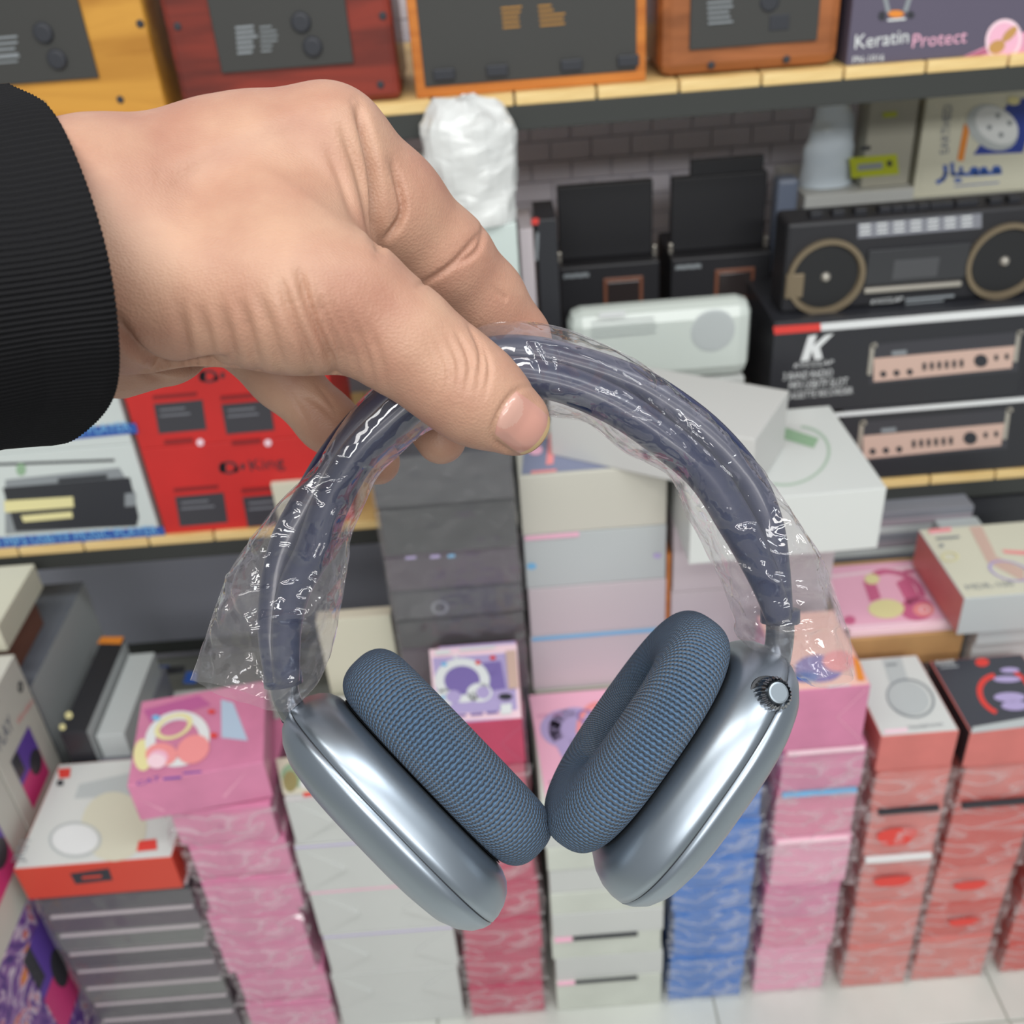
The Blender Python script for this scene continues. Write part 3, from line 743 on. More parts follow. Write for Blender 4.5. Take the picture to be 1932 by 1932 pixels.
# S2: pink cat-ear box on a leaning film-wrapped pink stack
TW = radians(-9)
s2 = carton('headphone_box', -0.478, -0.322, 0.842, 0.985, 0.478, 0.538, PINK, 'pink cat-ear headphone box on top of the leftmost pink stack', 'box', rz=radians(8))
pl = faceplane(s2, 'top')
printed('printed_headphones', s2, pl, [(mat('plum_pink_ink', (186, 96, 150), .5), [[(270, 1340), (375, 1312), (398, 1330), (285, 1365)]]), (INKY, [ell(270, 1425, 18, 30)]), (INKW, ringp(335, 1395, 62, 52, 20, rot=-.3)), (INKY, ringp(328, 1372, 38, 22, 10, rot=-.4)), (INKSAL, [ell(305, 1425, 30, 22), ell(365, 1415, 32, 26, rot=-.5)]), (INKP, [ell(300, 1430, 18, 14)]), (INKPW, [ell(296, 1438, 18, 14)]), (INKS, [ell(295, 1356, 8, 5)]), (INKR, [ell(400, 1345, 7, 4), ell(404, 1390, 7, 5)])])
printed('printed_panel', s2, pl, [(mat('pale_blue_ink', (176, 196, 216), .5), [[(417, 1320), (440, 1326), (468, 1398), (418, 1392)]])])
text('lettering', s2, pl, 'CAT', (258, 1484), (302, 1473), VIOLET, aspect=.8)
printed('printed_lines', s2, pl, [(VIOLET, [rect(308, 1468, 342, 1472), rect(346, 1458, 380, 1461)])])
fp = faceplane(s2, 'front')
for q in ([(252, 1502), (312, 1528), (308, 1531)], [(472, 1447), (420, 1502), (424, 1505)]):
    printed('fold_flap', s2, fp, [(ROSE, [q])])
zs = [0.477, 0.415, 0.35, 0.28, 0.215, 0.145, 0.075, 0.0]
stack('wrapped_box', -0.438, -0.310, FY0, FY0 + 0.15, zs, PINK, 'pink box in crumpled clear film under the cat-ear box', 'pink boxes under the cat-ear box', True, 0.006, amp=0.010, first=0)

# S3: white boxes with folded paper ends, floral top
zs = [0.486, 0.402, 0.311, 0.218, 0.129, 0.046, 0.0]
s3 = stack('white_box', -0.299, -0.124, FY0, FY0 + 0.17, zs, WHITE, 'white box with folded paper ends left of the crimson stack', 'white boxes with folded ends', jit=0.0025)
for i, o in enumerate(s3):
    z0, z1 = zs[i + 1] + 0.001, zs[i] - 0.001
    b0 = o.location.x - 0.0875; b1 = o.location.x + 0.0875; yy = o.location.y - 0.085
    if i == 5: continue
    for s, xa in ((1, b0 + 0.002), (-1, b1 - 0.002)):
        zm = (z0 + z1) / 2; h = z1 - z0
        V = [Vector((xa, yy + 0.0, z0 + .002)), Vector((xa + s * h * .62, yy + 0.0, zm)), Vector((xa, yy + 0.0, z1 - .002))]
        V += [v + Vector((0, -0.005 if k == 1 else -0.0003, 0)) for k, v in enumerate(V)]
        meshobj('fold_flap', V, [[3, 4, 5], [0, 1, 4, 3], [1, 2, 5, 4]], WHITE, o)
    pm = [PINKW, LILAC, INKP, LILAC, WHITE][i]
    carton('lid_edge', b0 + 0.001, b1 - 0.001, yy - 0.0006, yy + 0.002, z1 - 0.003, z1 - 0.0005, pm, parent=o, bev=0)
printed('printed_picture', s3[0], FZ(0.4857), [(CREAM, [[(535, 1500), (520, 1432), (640, 1420), (680, 1490)]]), (INKGR, [ell(560, 1462, 30, 24), ell(600, 1440, 24, 18)]), (mat('olive_ink', (150, 142, 96), .5), [ell(548, 1475, 14, 20), ell(585, 1472, 16, 16)]), (INKR, [[(572, 1497), (598, 1494), (600, 1501), (573, 1505)]]), (INKW, [ell(575, 1480, 9, 9), ell(562, 1448, 7, 7)])])

# S4: purple headphone box on a crimson film-wrapped stack
s4 = carton('headphone_box', -0.105, -0.007, FY0, FY0 + 0.136, 0.518, 0.588, CRIM, 'lilac-topped headphone box with a crimson front', 'box', top=LILAC)
pl = FZ(0.588)
printed('printed_headphones', s4, pl, [(INKPW, [[(822, 1362), (810, 1226), (975, 1215), (984, 1355)]]), (LILAC, [[(826, 1350), (816, 1242), (968, 1232), (976, 1340)]]), (LILAC2, [[(833, 1260), (945, 1248), (955, 1300), (845, 1318)]]), (INKW, ringp(872, 1285, 52, 42, 18) + [ell(838, 1318, 20, 17), ell(905, 1308, 24, 18)]), (LILAC, [ell(856, 1316, 14, 12), ell(912, 1308, 13, 12)]), (INKS, [ell(838, 1255, 6, 4), ell(836, 1318, 4, 4)]), (INKR, [ell(930, 1243, 6, 4), ell(902, 1252, 5, 4)]), (LILAC2, [ell(928, 1266, 9, 7)]), (TANP, [[(954, 1231), (973, 1229), (979, 1300), (960, 1303)]]), (INKK, [ell(954, 1317, 13, 6)]), (INKW, [rect(945, 1332, 966, 1352)]), (LILAC2, [rect(853, 1353, 880, 1357), rect(888, 1350, 912, 1354), rect(918, 1347, 940, 1351)]), (INKSAL, [ell(828, 1352, 9, 6)]), (INKW, [rect(822, 1232, 850, 1240), rect(868, 1228, 935, 1233)])])
text('lettering', s4, pl, 'V', (852, 1246), (868, 1244), INKW)
printed('fold_flap', s4, FY(FY0), [(mat('crimson_light', (192, 88, 116), .4), stroke([(985, 1368), (945, 1402), (985, 1436)], 2))])
zs = [0.517, 0.445, 0.375, 0.300, 0.225, 0.150, 0.075, 0.0]
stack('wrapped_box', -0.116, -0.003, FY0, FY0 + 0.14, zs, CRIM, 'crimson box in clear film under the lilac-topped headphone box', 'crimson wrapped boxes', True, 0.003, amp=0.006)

# S5: pink headphone box on white boxes, in the middle
s5 = stack('white_box', 0.008, 0.158, FY0, FY0 + 0.185, [0.449, 0.404, 0.362, 0.317, 0.268, 0.224, 0.174, 0.124, 0.073, 0.0], WHITE, 'ivory-white box in the middle stack below the ear cups', 'white boxes in the middle stack', jit=0.003, n_mats=[mat('ivory_white_card', (200, 204, 194), .45, var=.03), WHITE])
s5[0]['label'] = 'white box with a pink printed top in the middle stack below the ear cups'
pl = FZ(0.4487)
printed('printed_headphones', s5[0], pl, [(INKP, [[(1030, 1508), (998, 1312), (1200, 1296), (1262, 1490)]]), (LILAC, ringp(1085, 1375, 50, 40, 22) + [ell(1065, 1375, 46, 36)]), (LILAC, stroke([(1060, 1400), (1075, 1430), (1085, 1445)], 26)), (INKSAL, ringp(1122, 1372, 34, 48, 9, rot=.2)), (LILAC2, ringp(1104, 1352, 15, 12, 4) + ringp(1140, 1346, 15, 12, 4)), (LILAC, [ell(1140, 1395, 34, 40)]), (INKG, [rect(1036, 1476, 1056, 1480)])])
text('lettering', s5[0], pl, 'WE ARE', (1014, 1356), (1062, 1350), mat('mauve_ink', (190, 120, 160), .5))
for i, k in ((6, 0.174), (8, 0.073)):
    carton('lid_edge', 0.012, 0.036, FY0 - 0.0035, FY0 + 0.004, k - 0.005, k - 0.001, INKP, parent=s5[i], bev=0)
    carton('lid_gap', 0.037, 0.125, FY0 - 0.0035, FY0 + 0.004, k - 0.004, k - 0.001, INKK, parent=s5[i], bev=0)

# S6: blue boxes in film
zs = [0.447, 0.385, 0.320, 0.256, 0.207, 0.159, 0.107, 0.045, 0.0]
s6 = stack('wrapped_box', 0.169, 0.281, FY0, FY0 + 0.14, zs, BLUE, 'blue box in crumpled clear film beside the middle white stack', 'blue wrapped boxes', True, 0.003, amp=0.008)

# S7: pink boxes in film, right of the right ear cup
s7 = carton('headphone_box', 0.292, 0.388, FY0, FY0 + 0.135, 0.503, 0.598, PINK, 'pink box with a peach picture on top, under the bag tail', 'box', top=mat('peach_print', (238, 190, 176), .45))
pl = FZ(0.598)
printed('printed_picture', s7, pl, [(LILAC2, [ell(1545, 1262, 46, 26)]), (INKSAL, [ell(1582, 1248, 30, 20)]), (INKB, [ell(1520, 1278, 24, 10)]), (INKO, [[(1608, 1236), (1622, 1250), (1632, 1285), (1618, 1285)]]), (INKW, lines(1560, 1296, 60, 1, 8, 3))])
printed('fold_flap', s7, FY(FY0), [(ROSE, stroke([(1634, 1300), (1580, 1352), (1626, 1398)], 2))])
zs = [0.502, 0.429, 0.341, 0.246, 0.175, 0.105, 0.0]
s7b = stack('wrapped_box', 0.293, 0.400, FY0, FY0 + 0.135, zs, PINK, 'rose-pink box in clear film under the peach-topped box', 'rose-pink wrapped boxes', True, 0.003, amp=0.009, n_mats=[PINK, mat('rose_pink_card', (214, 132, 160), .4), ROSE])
for i, z in ((0, .502), (1, 0.429), (2, 0.341)):
    carton('printed_edge', 0.302, 0.393, FY0 - 0.001, FY0 + 0.004, z - 0.008, z - 0.003, INKPW if i != 1 else INKS, parent=s7b[i], bev=0)

# S8, S9: salmon fronted headphone boxes in shrink film
s8 = carton('headphone_box', 0.411, 0.503, FY0, FY0 + 0.134, 0.455, 0.513, SALM, 'white-topped headphone box with a salmon front', 'box', top=WHITE2)
pl = FZ(0.513)
printed('printed_headphones', s8, pl, [(GREYW, [[(1664, 1244), (1700, 1240), (1718, 1300), (1684, 1306)]]), (INKG, ringp(1718, 1318, 47, 36, 5, rot=.35)), (GREYW, [ell(1714, 1318, 40, 30, rot=.35)]), (INKPW, [rect(1668, 1378, 1712, 1386)]), (INKG, [rect(1672, 1254, 1692, 1258)])])
text('lettering', s8, pl, 'Headphones', (1716, 1376), (1780, 1369), INKG)
zs = [0.454, 0.386, 0.294, 0.194, 0.100, 0.0]
s8b = stack('wrapped_box', 0.412, 0.510, FY0, FY0 + 0.134, zs, SALM, 'salmon box in shrink film below the white-topped headphone box', 'salmon wrapped boxes, left column', True, 0.003, amp=0.003, drift=0.001)
s9 = carton('headphone_box', 0.517, 0.635, FY0, FY0 + 0.125, 0.45, 0.509, SALM, 'black-topped headphone box with a red-lit headset picture', 'box', top=mat('graphite_card', (66, 68, 76), .4), left=BLACK)
pl = FZ(0.509)
printed('printed_headphones', s9, pl, [(INKR, ringp(1895, 1312, 54, 40, 11, rot=.4, a0=1.6, a1=4.0) + ringp(1895, 1300, 54, 40, 9, rot=.4, a0=4.8, a1=5.8)), (LILAC, [ell(1905, 1316, 30, 9), ell(1915, 1332, 26, 9), ell(1900, 1282, 26, 6), ell(1905, 1265, 18, 5)])])
printed('printed_band', s9, pl, [(GREYW, [[(1835, 1372), (1960, 1350), (1960, 1368), (1832, 1384)]])])
printed('printed_badge', s9, pl, [(INKR, [ell(1853, 1250, 13, 8)])])
printed('printed_lines', s9, pl, [(INKG, [rect(1775, 1258, 1808, 1262)])])
text('lettering', s9, pl, 'EAEE', (1768, 1256), (1804, 1253), INKW, shear=.2)
zs = [0.449, 0.386, 0.248, 0.176, 0.100, 0.0]
s9b = stack('wrapped_box', 0.519, 0.628, FY0 + 0.002, FY0 + 0.134, zs, SALM, 'salmon box in shrink film below the black-topped headphone box', 'salmon wrapped boxes, right column', True, 0.003, amp=0.003, n_mats=[SALM, mat('brick_red_card', (198, 78, 70), .4)])
s9c = stack('wrapped_box', 0.648, 0.76, FY0 + 0.004, FY0 + 0.134, [0.45, 0.386, 0.27, 0.16, 0.07, 0.0], MATS['brick_red_card'], 'brick-red box in shrink film at the right edge', 'brick-red wrapped boxes', True, 0.003, amp=0.003)
for o, z, (xa, xb) in ((s8b[1], 0.386, (0.425, 0.5)), (s9b[1], 0.386, (0.53, 0.62))):
    carton('lid_edge', xa, xb, FY0 - 0.003, FY0 + 0.003, z - 0.009, z - 0.003, INKK, parent=o, bev=0)
carton('lid_edge', 0.42, 0.505, FY0 - 0.003, FY0 + 0.003, 0.285, 0.292, INKW, parent=s8b[2], bev=0)
for o, (x, z, w, h) in ((s8b[1], (.455, .33, .025, .02)), (s8b[2], (.462, .24, .025, .012)), (s9b[2], (.57, .215, .022, .011)), (s9b[3], (.575, .135, .02, .01)), (s9c[2], (.675, .21, .02, .015))):
    V = [Vector((x + w * cos(a) * (1 + .12 * sin(3 * a)), FY0 + 0.0 if o not in (s9b[2], s9b[3], s9c[2]) else FY0 + 0.002, z + h * sin(a) * (1 + .15 * cos(2 * a)))) for a in [2 * pi * i / 24 for i in range(24)]]
    meshobj('red_patch', V, [list(range(24))[::-1]], INKR, o)

# ------------------------------------------------------------------ second row, behind the front stacks
zs = [0.722, 0.669, 0.625, 0.578, 0.52, 0.45, 0.38, 0.30, 0.20, 0.10, 0.0]

zs = [0.857, 0.79, 0.722, 0.669, 0.625, 0.578, 0.50, 0.0]
for i in range(len(zs) - 1):
    lab = f'black film-wrapped box in the dark stack below the fingertips, {ORD[i]} from the top'
    o = carton('black_box', -0.154 + 0.0012 * (i % 2), 0.003, 0.988, 1.16, zs[i + 1] + 0.0005, zs[i] - 0.0005, [DARK, BLACK, MATS['plum_black_card']][i % 3], lab, 'box', 'black boxes in the dark stack')
    if i < 6: wrap(o, -0.153, 0.002, 0.988, 1.158, zs[i + 1] + 0.001, zs[i] - 0.001, i + 20.2, amp=0.003, loose=0.002, m=WRAPD)
    if i == 2: printed('printed_icons', o, FY(0.988), [(INKS, [rect(845, 1046, 858, 1052)]), (LILAC, [rect(765, 1050, 785, 1055), rect(812, 1047, 830, 1053)])])
    if i == 4: printed('printed_headset', o, FY(0.988), [(GREY, ringp(830, 1146, 16, 13, 5))])
# pale door-like card behind the left bag
carton('tall_card', -0.262, -0.166, 1.03, 1.05, 0.0, 0.60, CREAM, 'tall cream card standing behind the left ear cup', 'card', bev=0.001)

zs = [0.79, 0.705, 0.622, 0.543, 0.447, 0.36, 0.27, 0.18, 0.09, 0.0]
cw = stack('white_box', 0.011, 0.188, 1.033, 1.164, zs, WHITE, 'white carton in the tall stack behind the pink-topped box', 'white cartons in the tall middle stack', jit=0.001, n_mats=[mat('warm_white_card', (200, 198, 186), .45), GREYW, PINKW, PINKW])
printed('printed_picture', cw[0], FZ(0.7898), [(mat('slate_ink', (132, 138, 164), .5), [[(984, 896), (990, 830), (1110, 820), (1240, 876)]]), (INKSAL, [[(1030, 878), (1036, 818), (1048, 817), (1044, 876)], rect(1002, 890, 1050, 895)]), (INKP, [ell(1010, 850, 14, 10)])])
for i, mm in ((1, INKP), (3, INKS)):
    z = zs[i] - 0.001; carton('lid_edge', 0.013, 0.186 if i == 3 else 0.08, 1.0315, 1.036, z - 0.005, z, mm, parent=cw[i], bev=0)
printed('printed_marks', cw[1], FY(1.033), [(INKS, [ell(1003, 1068, 9, 6)]), (LILAC, [ell(1240, 1048, 8, 5)])])
for i, (x, y) in enumerate(((1015, 1270), (1040, 1265), (1067, 1268), (1102, 1278))): pass

# beside it: rosy cartons carrying the big white boxes
cr = stack('rosy_carton', 0.196, 0.40, 1.03, 1.2, [0.706, 0.60, 0.50, 0.40, 0.30, 0.20, 0.10, 0.0], PINKW, 'rosy-white carton under the big open white box', 'rosy-white cartons', jit=0.001)
carton('spacer_strip', 0.1895, 0.1945, 1.034, 1.2, 0.0, 0.66, OWOOD, 'thin orange-brown board between the white and rosy cartons', 'board', bev=0.0005)

# box B: big white box with a green headband print
pB = [PZ(1300, 950, .79), PZ(1670, 920, .79), PZ(1540, 770, .79)]
ang = math.atan2(pB[1].y - pB[0].y, pB[1].x - pB[0].x)
bB = carton('white_box', 0.197, 0.417, 0.948, 1.148, 0.7065, 0.789, WHITE2, 'large white box with a green strap picture on its top', 'box', rz=radians(1.0))
pl = faceplane(bB, 'top')
printed('printed_strap', bB, pl, [(mat('grey_green_ink', (170, 190, 172), .5), ringp(1490, 860, 78, 56, 6, rot=-.25, a0=-1.1, a1=2.2)), (INKGR, [[(1478, 806), (1545, 828), (1535, 846), (1470, 826)]])])
# box A: turned white box with a small dark mark
mA = [PZ(1425, 830, .865), PZ(1495, 735, .865), PZ(1035, 755, .865)]
u = (mA[0] - mA[2]); u.z = 0; LA = u.length; angA = math.atan2(u.y, u.x)
w = Vector((-u.y, u.x, 0)).normalized()
ctr = (mA[0] + mA[2]) / 2 + w * 0.0625
bA = carton('white_box', ctr.x - LA / 2, ctr.x + LA / 2, ctr.y - 0.0625, ctr.y + 0.0625, 0.7905, 0.865, mat('soft_white_card', (204, 204, 201), .5), 'big white box with a small dark mark, turned at an angle', 'box', rz=angA)
pl = faceplane(bA, 'front')
printed('logo', bA, pl, [(mat('blue_grey_ink', (88, 98, 118), .5), [[(1211, 845), (1226, 848), (1230, 856), (1226, 866), (1212, 864)]])])
# right: pink headphone box in a cardboard tray, cream box, pale stack
tz = 0.53
carton('pale_carton', 0.425, 0.577, 1.01, 1.15, 0.0, 0.30, GREYW, 'grey-white carton under the brown tray, lower of two', 'box')
carton('pale_carton', 0.425, 0.575, 1.01, 1.15, 0.3005, 0.4745, GREYW, 'grey-white carton under the brown tray, upper of two', 'box')
ty = empty('cardboard_tray', (0.50, 1.08, 0.475))
tag(ty, 'brown corrugated tray holding the pink headphone box', 'tray')
carton('tray_base', 0.418, 0.573, 1.0, 1.152, 0.475, 0.479, CARDB, parent=ty, bev=0)
carton('tray_wall', 0.418, 0.573, 0.999, 1.004, 0.475, 0.524, CARDB, parent=ty, bev=0.0005)
carton('tray_wall', 0.418, 0.573, 1.148, 1.153, 0.475, 0.533, CARDB, parent=ty, bev=0.0005)
carton('tray_wall', 0.418, 0.422, 1.004, 1.148, 0.475, 0.526, CARDB, parent=ty, bev=0.0005)
carton('tray_wall', 0.569, 0.573, 1.004, 1.148, 0.475, 0.526, CARDB, parent=ty, bev=0.0005)
pkb = carton('headphone_box', 0.425, 0.566, 1.007, 1.145, 0.4795, 0.534, INKPW, 'pink headphone box lying in the brown tray', 'box', top=INKP)
pl = FZ(0.534)
ROSEI = mat('deep_rose_ink', (206, 104, 142), .5)
printed('printed_headphones', pkb, pl, [(INKPW, [[(1585, 1188), (1560, 1086), (1735, 1066), (1800, 1172)], ]), (INKP, [[(1592, 1182), (1568, 1092), (1728, 1072), (1788, 1168)]]), (ROSEI, ringp(1690, 1112, 58, 34, 14, a0=3.2, a1=6.2, rot=.35)), (ROSEI, stroke([(1640, 1100), (1650, 1128)], 22) + stroke([(1705, 1100), (1722, 1132)], 26) + [ell(1730, 1150, 32, 22)]), (INKY, [ell(1672, 1150, 34, 18), ell(1645, 1094, 14, 10)]), (INKSAL, [ell(1742, 1152, 20, 13)]), (INKPW, ringp(1744, 1152, 10, 7, 3)), (ROSEI, [ell(1603, 1172, 11, 8), rect(1705, 1078, 1725, 1084)])])
cream_stack = []
for i, (z0, z1, mm, lab) in enumerate(((0.0, .24, GREYW, 'grey-white box in the stack under the cream box, bottom of three'), (.2405, .43, GREYW, 'grey-white box in the stack under the cream box, middle of three'), (.4305, .515, GREYW, 'grey-white box in the stack under the cream box, top of three'))):
    carton('pale_box', 0.638 if z0 == 0 else 0.58, 0.76, 0.985, 1.14, z0, z1, mm, lab, 'box', 'grey-white boxes at the right edge')
cb = carton('headphone_box', 0.549, 0.72, 0.974, 1.126, 0.5415, 0.600, GREYW, 'cream headphone box with a salmon side at the right edge', 'box', top=CREAM, left=SALM)
pd = carton('pale_box', 0.58, 0.76, 0.98, 1.13, 0.5155, 0.541, GREYW, 'thin grey-white box directly under the cream headphone box', 'box')
pl = FZ(0.600)
printed('printed_headphones', cb, pl, [(TANP, [[(1828, 995), (1852, 993), (1880, 1050), (1932, 1075), (1932, 1098), (1862, 1060)]]), (INKSAL, [[(1890, 1038), (1960, 1042), (1960, 1050), (1895, 1044)]]), (LILAC, ringp(1905, 1078, 42, 18, 6, rot=.25)), (INKPW, [[(1752, 1000), (1795, 996), (1795, 1004), (1756, 1010)]]), (INKSAL, [rect(1752, 1000, 1794, 1007)]), (INKG, [rect(1766, 1016, 1810, 1020), rect(1772, 1028, 1780, 1034)]), (INKY, ringp(1792, 1052, 16, 9, 3))])
text('lettering', cb, pl, 'MDR-100', (1826, 1114), (1915, 1106), INKG)

# slabs under the second shelf
for i in range(7):
    z = 0.50 + i * 0.0125
    carton('grey_slab', 0.448 + 0.01 * (i % 2), 0.655, 1.19, 1.34, z, z + 0.012, [GREY, GREYW, mat('mauve_grey_card', (150, 142, 150), .5)][i % 3], f'flat grey slab box under the second shelf, {ORD[6 - i]} from the top', 'box', 'flat slab boxes under the shelf')
carton('carton', 0.448, 0.655, 1.19, 1.34, 0.0, 0.4995, GREY, 'grey carton under the flat slab boxes', 'box')
carton('pale_box', 0.60, 0.66, 1.16, 1.188, 0.0, 0.57, GREYW, 'small grey-white upright box end under the right shelf', 'box')
carton('black_box', 0.668, 0.86, 1.23, 1.36, 0.0, 0.572, BLACK, 'black box in the shade under the right shelf', 'box')

# ------------------------------------------------------------------ under the second shelf, left
lx = carton('long_box', -0.634, -0.598, 1.02, 1.213, 0.388, 0.45, BLACK, 'long black box lying front to back beside the ivory speaker box', 'box', right=GREYW)
carton('carton', -0.634, -0.553, 1.02, 1.215, 0.0, 0.3875, GREY, 'grey carton under the long black box', 'box')
printed('printed_marks', lx, FZ(0.45), [(INKY, [ell(118, 1372, 6, 6), ell(130, 1350, 7, 7)]), (INKO, [[(183, 1215), (192, 1202), (234, 1202), (228, 1216)]])])
gx = carton('long_box', -0.594, -0.555, 1.03, 1.2, 0.388, 0.43, GREYW, 'long grey-white box lying beside the long black box', 'box')
o = carton('long_box', -0.76, -0.672, 1.06, 1.30, 0.0, 0.50, mat('blue_grey_card', (112, 118, 128), .45), 'blue-grey carton behind the ivory speaker boxes', 'box', right=GREYW)
carton('picture_box', -0.79, -0.70, 1.062, 1.20, 0.5005, 0.565, mat('russet_card', (128, 84, 66), .45), 'brown printed box under the cream carton at the left edge', 'box')
carton('cream_carton', -0.80, -0.68, 1.062, 1.20, 0.5655, 0.608, CREAM, 'flat cream carton under the second shelf at the left edge', 'box')
wb = carton('white_box', -0.55, -0.36, 1.05, 1.21, 0.0, 0.34, WHITE, 'white and blue box in the shade under the left shelf', 'box')
printed('printed_band', wb, FZ(0.34), [(INKB, [[(240, 1300), (262, 1258), (320, 1256), (300, 1300)], [(345, 1290), (352, 1268), (372, 1268), (370, 1290)]]), (INKK, [[(278, 1278), (283, 1262), (350, 1256), (348, 1270)], [(235, 1390), (262, 1386), (262, 1394), (234, 1398)]])])
backp = carton('back_panel', -0.95, -0.18, 1.60, 1.608, 0.126, 0.56, mat('panel_grey', (150, 152, 164), .5), parent=rack, bev=0)

# ------------------------------------------------------------------ headphones
NAVY = mat('navy_satin_plastic', (28, 38, 70), 0.32, spec=0.5, coat=0.2)
CANOPY = mat('navy_knit_mesh', (34, 42, 66), 0.7, bump=0.5, bscale=1500)
STEEL = mat('polished_steel', (150, 152, 156), 0.16, metal=1.0)
SHELL = bpy.data.materials.new('anodised_blue_grey'); SHELL.use_nodes = True
b_ = SHELL.node_tree.nodes['Principled BSDF']
b_.inputs['Base Color'].default_value = rgb(156, 166, 176); b_.inputs['Metallic'].default_value = 0.9; b_.inputs['Roughness'].default_value = 0.36
INNER = mat('dark_inner_cloth', (30, 36, 46), 0.9)
SEAM = mat('seam_dark', (40, 42, 46), 0.5)

KNIT = bpy.data.materials.new('slate_blue_knit'); KNIT.use_nodes = True
nt = KNIT.node_tree; b_ = nt.nodes['Principled BSDF']
uv = nt.nodes.new('ShaderNodeUVMap'); uv.uv_map = 'UVMap'
sep = nt.nodes.new('ShaderNodeSeparateXYZ'); nt.links.new(uv.outputs['UV'], sep.inputs[0])
def mth(op, a, b=None):
    n = nt.nodes.new('ShaderNodeMath'); n.operation = op
    for i, v in enumerate((a, b)):
        if v is None: continue
        if isinstance(v, (int, float)): n.inputs[i].default_value = v
        else: nt.links.new(v, n.inputs[i])
    return n.outputs[0]
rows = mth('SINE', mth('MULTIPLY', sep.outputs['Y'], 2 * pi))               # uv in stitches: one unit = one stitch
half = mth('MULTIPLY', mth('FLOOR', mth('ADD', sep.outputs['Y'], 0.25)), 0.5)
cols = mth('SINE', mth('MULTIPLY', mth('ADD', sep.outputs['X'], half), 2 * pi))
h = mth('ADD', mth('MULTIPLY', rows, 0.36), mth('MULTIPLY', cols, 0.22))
bp = nt.nodes.new('ShaderNodeBump'); bp.inputs['Strength'].default_value = 1.0; bp.inputs['Distance'].default_value = 0.0016
nt.links.new(h, bp.inputs['Height']); nt.links.new(bp.outputs['Normal'], b_.inputs['Normal'])
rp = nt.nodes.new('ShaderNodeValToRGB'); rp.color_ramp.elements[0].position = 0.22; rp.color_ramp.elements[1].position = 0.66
rp.color_ramp.elements[0].color = rgb(22, 38, 56); rp.color_ramp.elements[1].color = rgb(78, 112, 146)  # shade in the stitch gaps is painted: low parts darker, raised parts lighter
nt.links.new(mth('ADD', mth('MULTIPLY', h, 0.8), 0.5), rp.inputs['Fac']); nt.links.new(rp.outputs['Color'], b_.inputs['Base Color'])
b_.inputs['Roughness'].default_value = 0.75; b_.inputs['Sheen Weight'].default_value = 0.15

hp = empty('headphones', cp(980, 1300, 0.345))
tag(hp, 'over-ear headphones with blue-grey metal cups and knitted slate-blue cushions, held in the hand', 'headphones')

def arm(name, pts, n=90, rpx=37, m=NAVY):
    P = catmull(pts, n); R_ = []; W = []
    for i, (x, y, d) in enumerate(P):
        t = i / (n - 1); W.append(cp(x, y, d)); k = min(1, 0.72 + 1.6 * min(t, 1 - t)); R_.append(rpx * 0.31 / FPX * k)
    V, Fc = tubegeo(W, R_, 18)
    return meshobj(name, V, Fc, m, hp, smooth=True), W
FAR = [(524, 1284, 0.3341), (514, 1190, 0.3348), (522, 1100, 0.3355), (545, 1020, 0.3355), (588, 940, 0.3355), (632, 866, 0.3348), (690, 795, 0.3341), (760, 735, 0.3334), (850, 690, 0.3326), (935, 668, 0.3319), (1010, 669, 0.3312), (1091, 688, 0.3305), (1165, 712, 0.3298), (1235, 745, 0.3290), (1330, 815, 0.3283), (1405, 900, 0.3290), (1444, 980, 0.3298), (1461, 1060, 0.3312), (1472, 1168, 0.3334)]
NEAR = [(540, 1284, 0.3298), (540, 1190, 0.3272), (556, 1110, 0.3253), (592, 1040, 0.3233), (622, 955, 0.3207), (668, 870, 0.3181), (726, 808, 0.3161), (800, 745, 0.3149), (880, 715, 0.3142), (960, 708, 0.3142), (1060, 724, 0.3142), (1160, 766, 0.3149), (1249, 826, 0.3161), (1330, 896, 0.3187), (1388, 985, 0.3220), (1428, 1060, 0.3259), (1452, 1115, 0.3285), (1470, 1168, 0.3311)]
_, WF = arm('headband_arm', FAR)
_, WN = arm('headband_arm', NEAR)
# knitted canopy stretched between the two arms
V, Fc = [], []
i0, i1 = 16, 74
for i in range(i0, i1):
    for k in range(7):
        s = k / 6; p = WF[i].lerp(WN[i], s); V.append(p - _UP * (0.004 * sin(pi * s)))
nc = len(V)
V += [v - _UP * 0.0012 for v in V]
for i in range(i1 - i0 - 1):
    for k in range(6):
        a = i * 7 + k; Fc.append([a, a + 1, a + 8, a + 7]); Fc.append([nc + a + 7, nc + a + 8, nc + a + 1, nc + a])
meshobj('canopy', V, Fc, CANOPY, hp, smooth=True)
for a, b, c in (((532, 1270, .336), (540, 1316, .337), (556, 1350, .339)), ((1472, 1150, .336), (1471, 1205, .337), (1462, 1262, .339))):
    W = [cp(*q) for q in catmull([a, b, c], 10)]
    V, Fc = tubegeo(W, [0.0046] * 10, 18); meshobj('stem', V, Fc, STEEL, hp, smooth=True)
    V, Fc = tubegeo(W[:3], [0.0064] * 3, 18); meshobj('stem_collar', V, Fc, NAVY, hp, smooth=True)

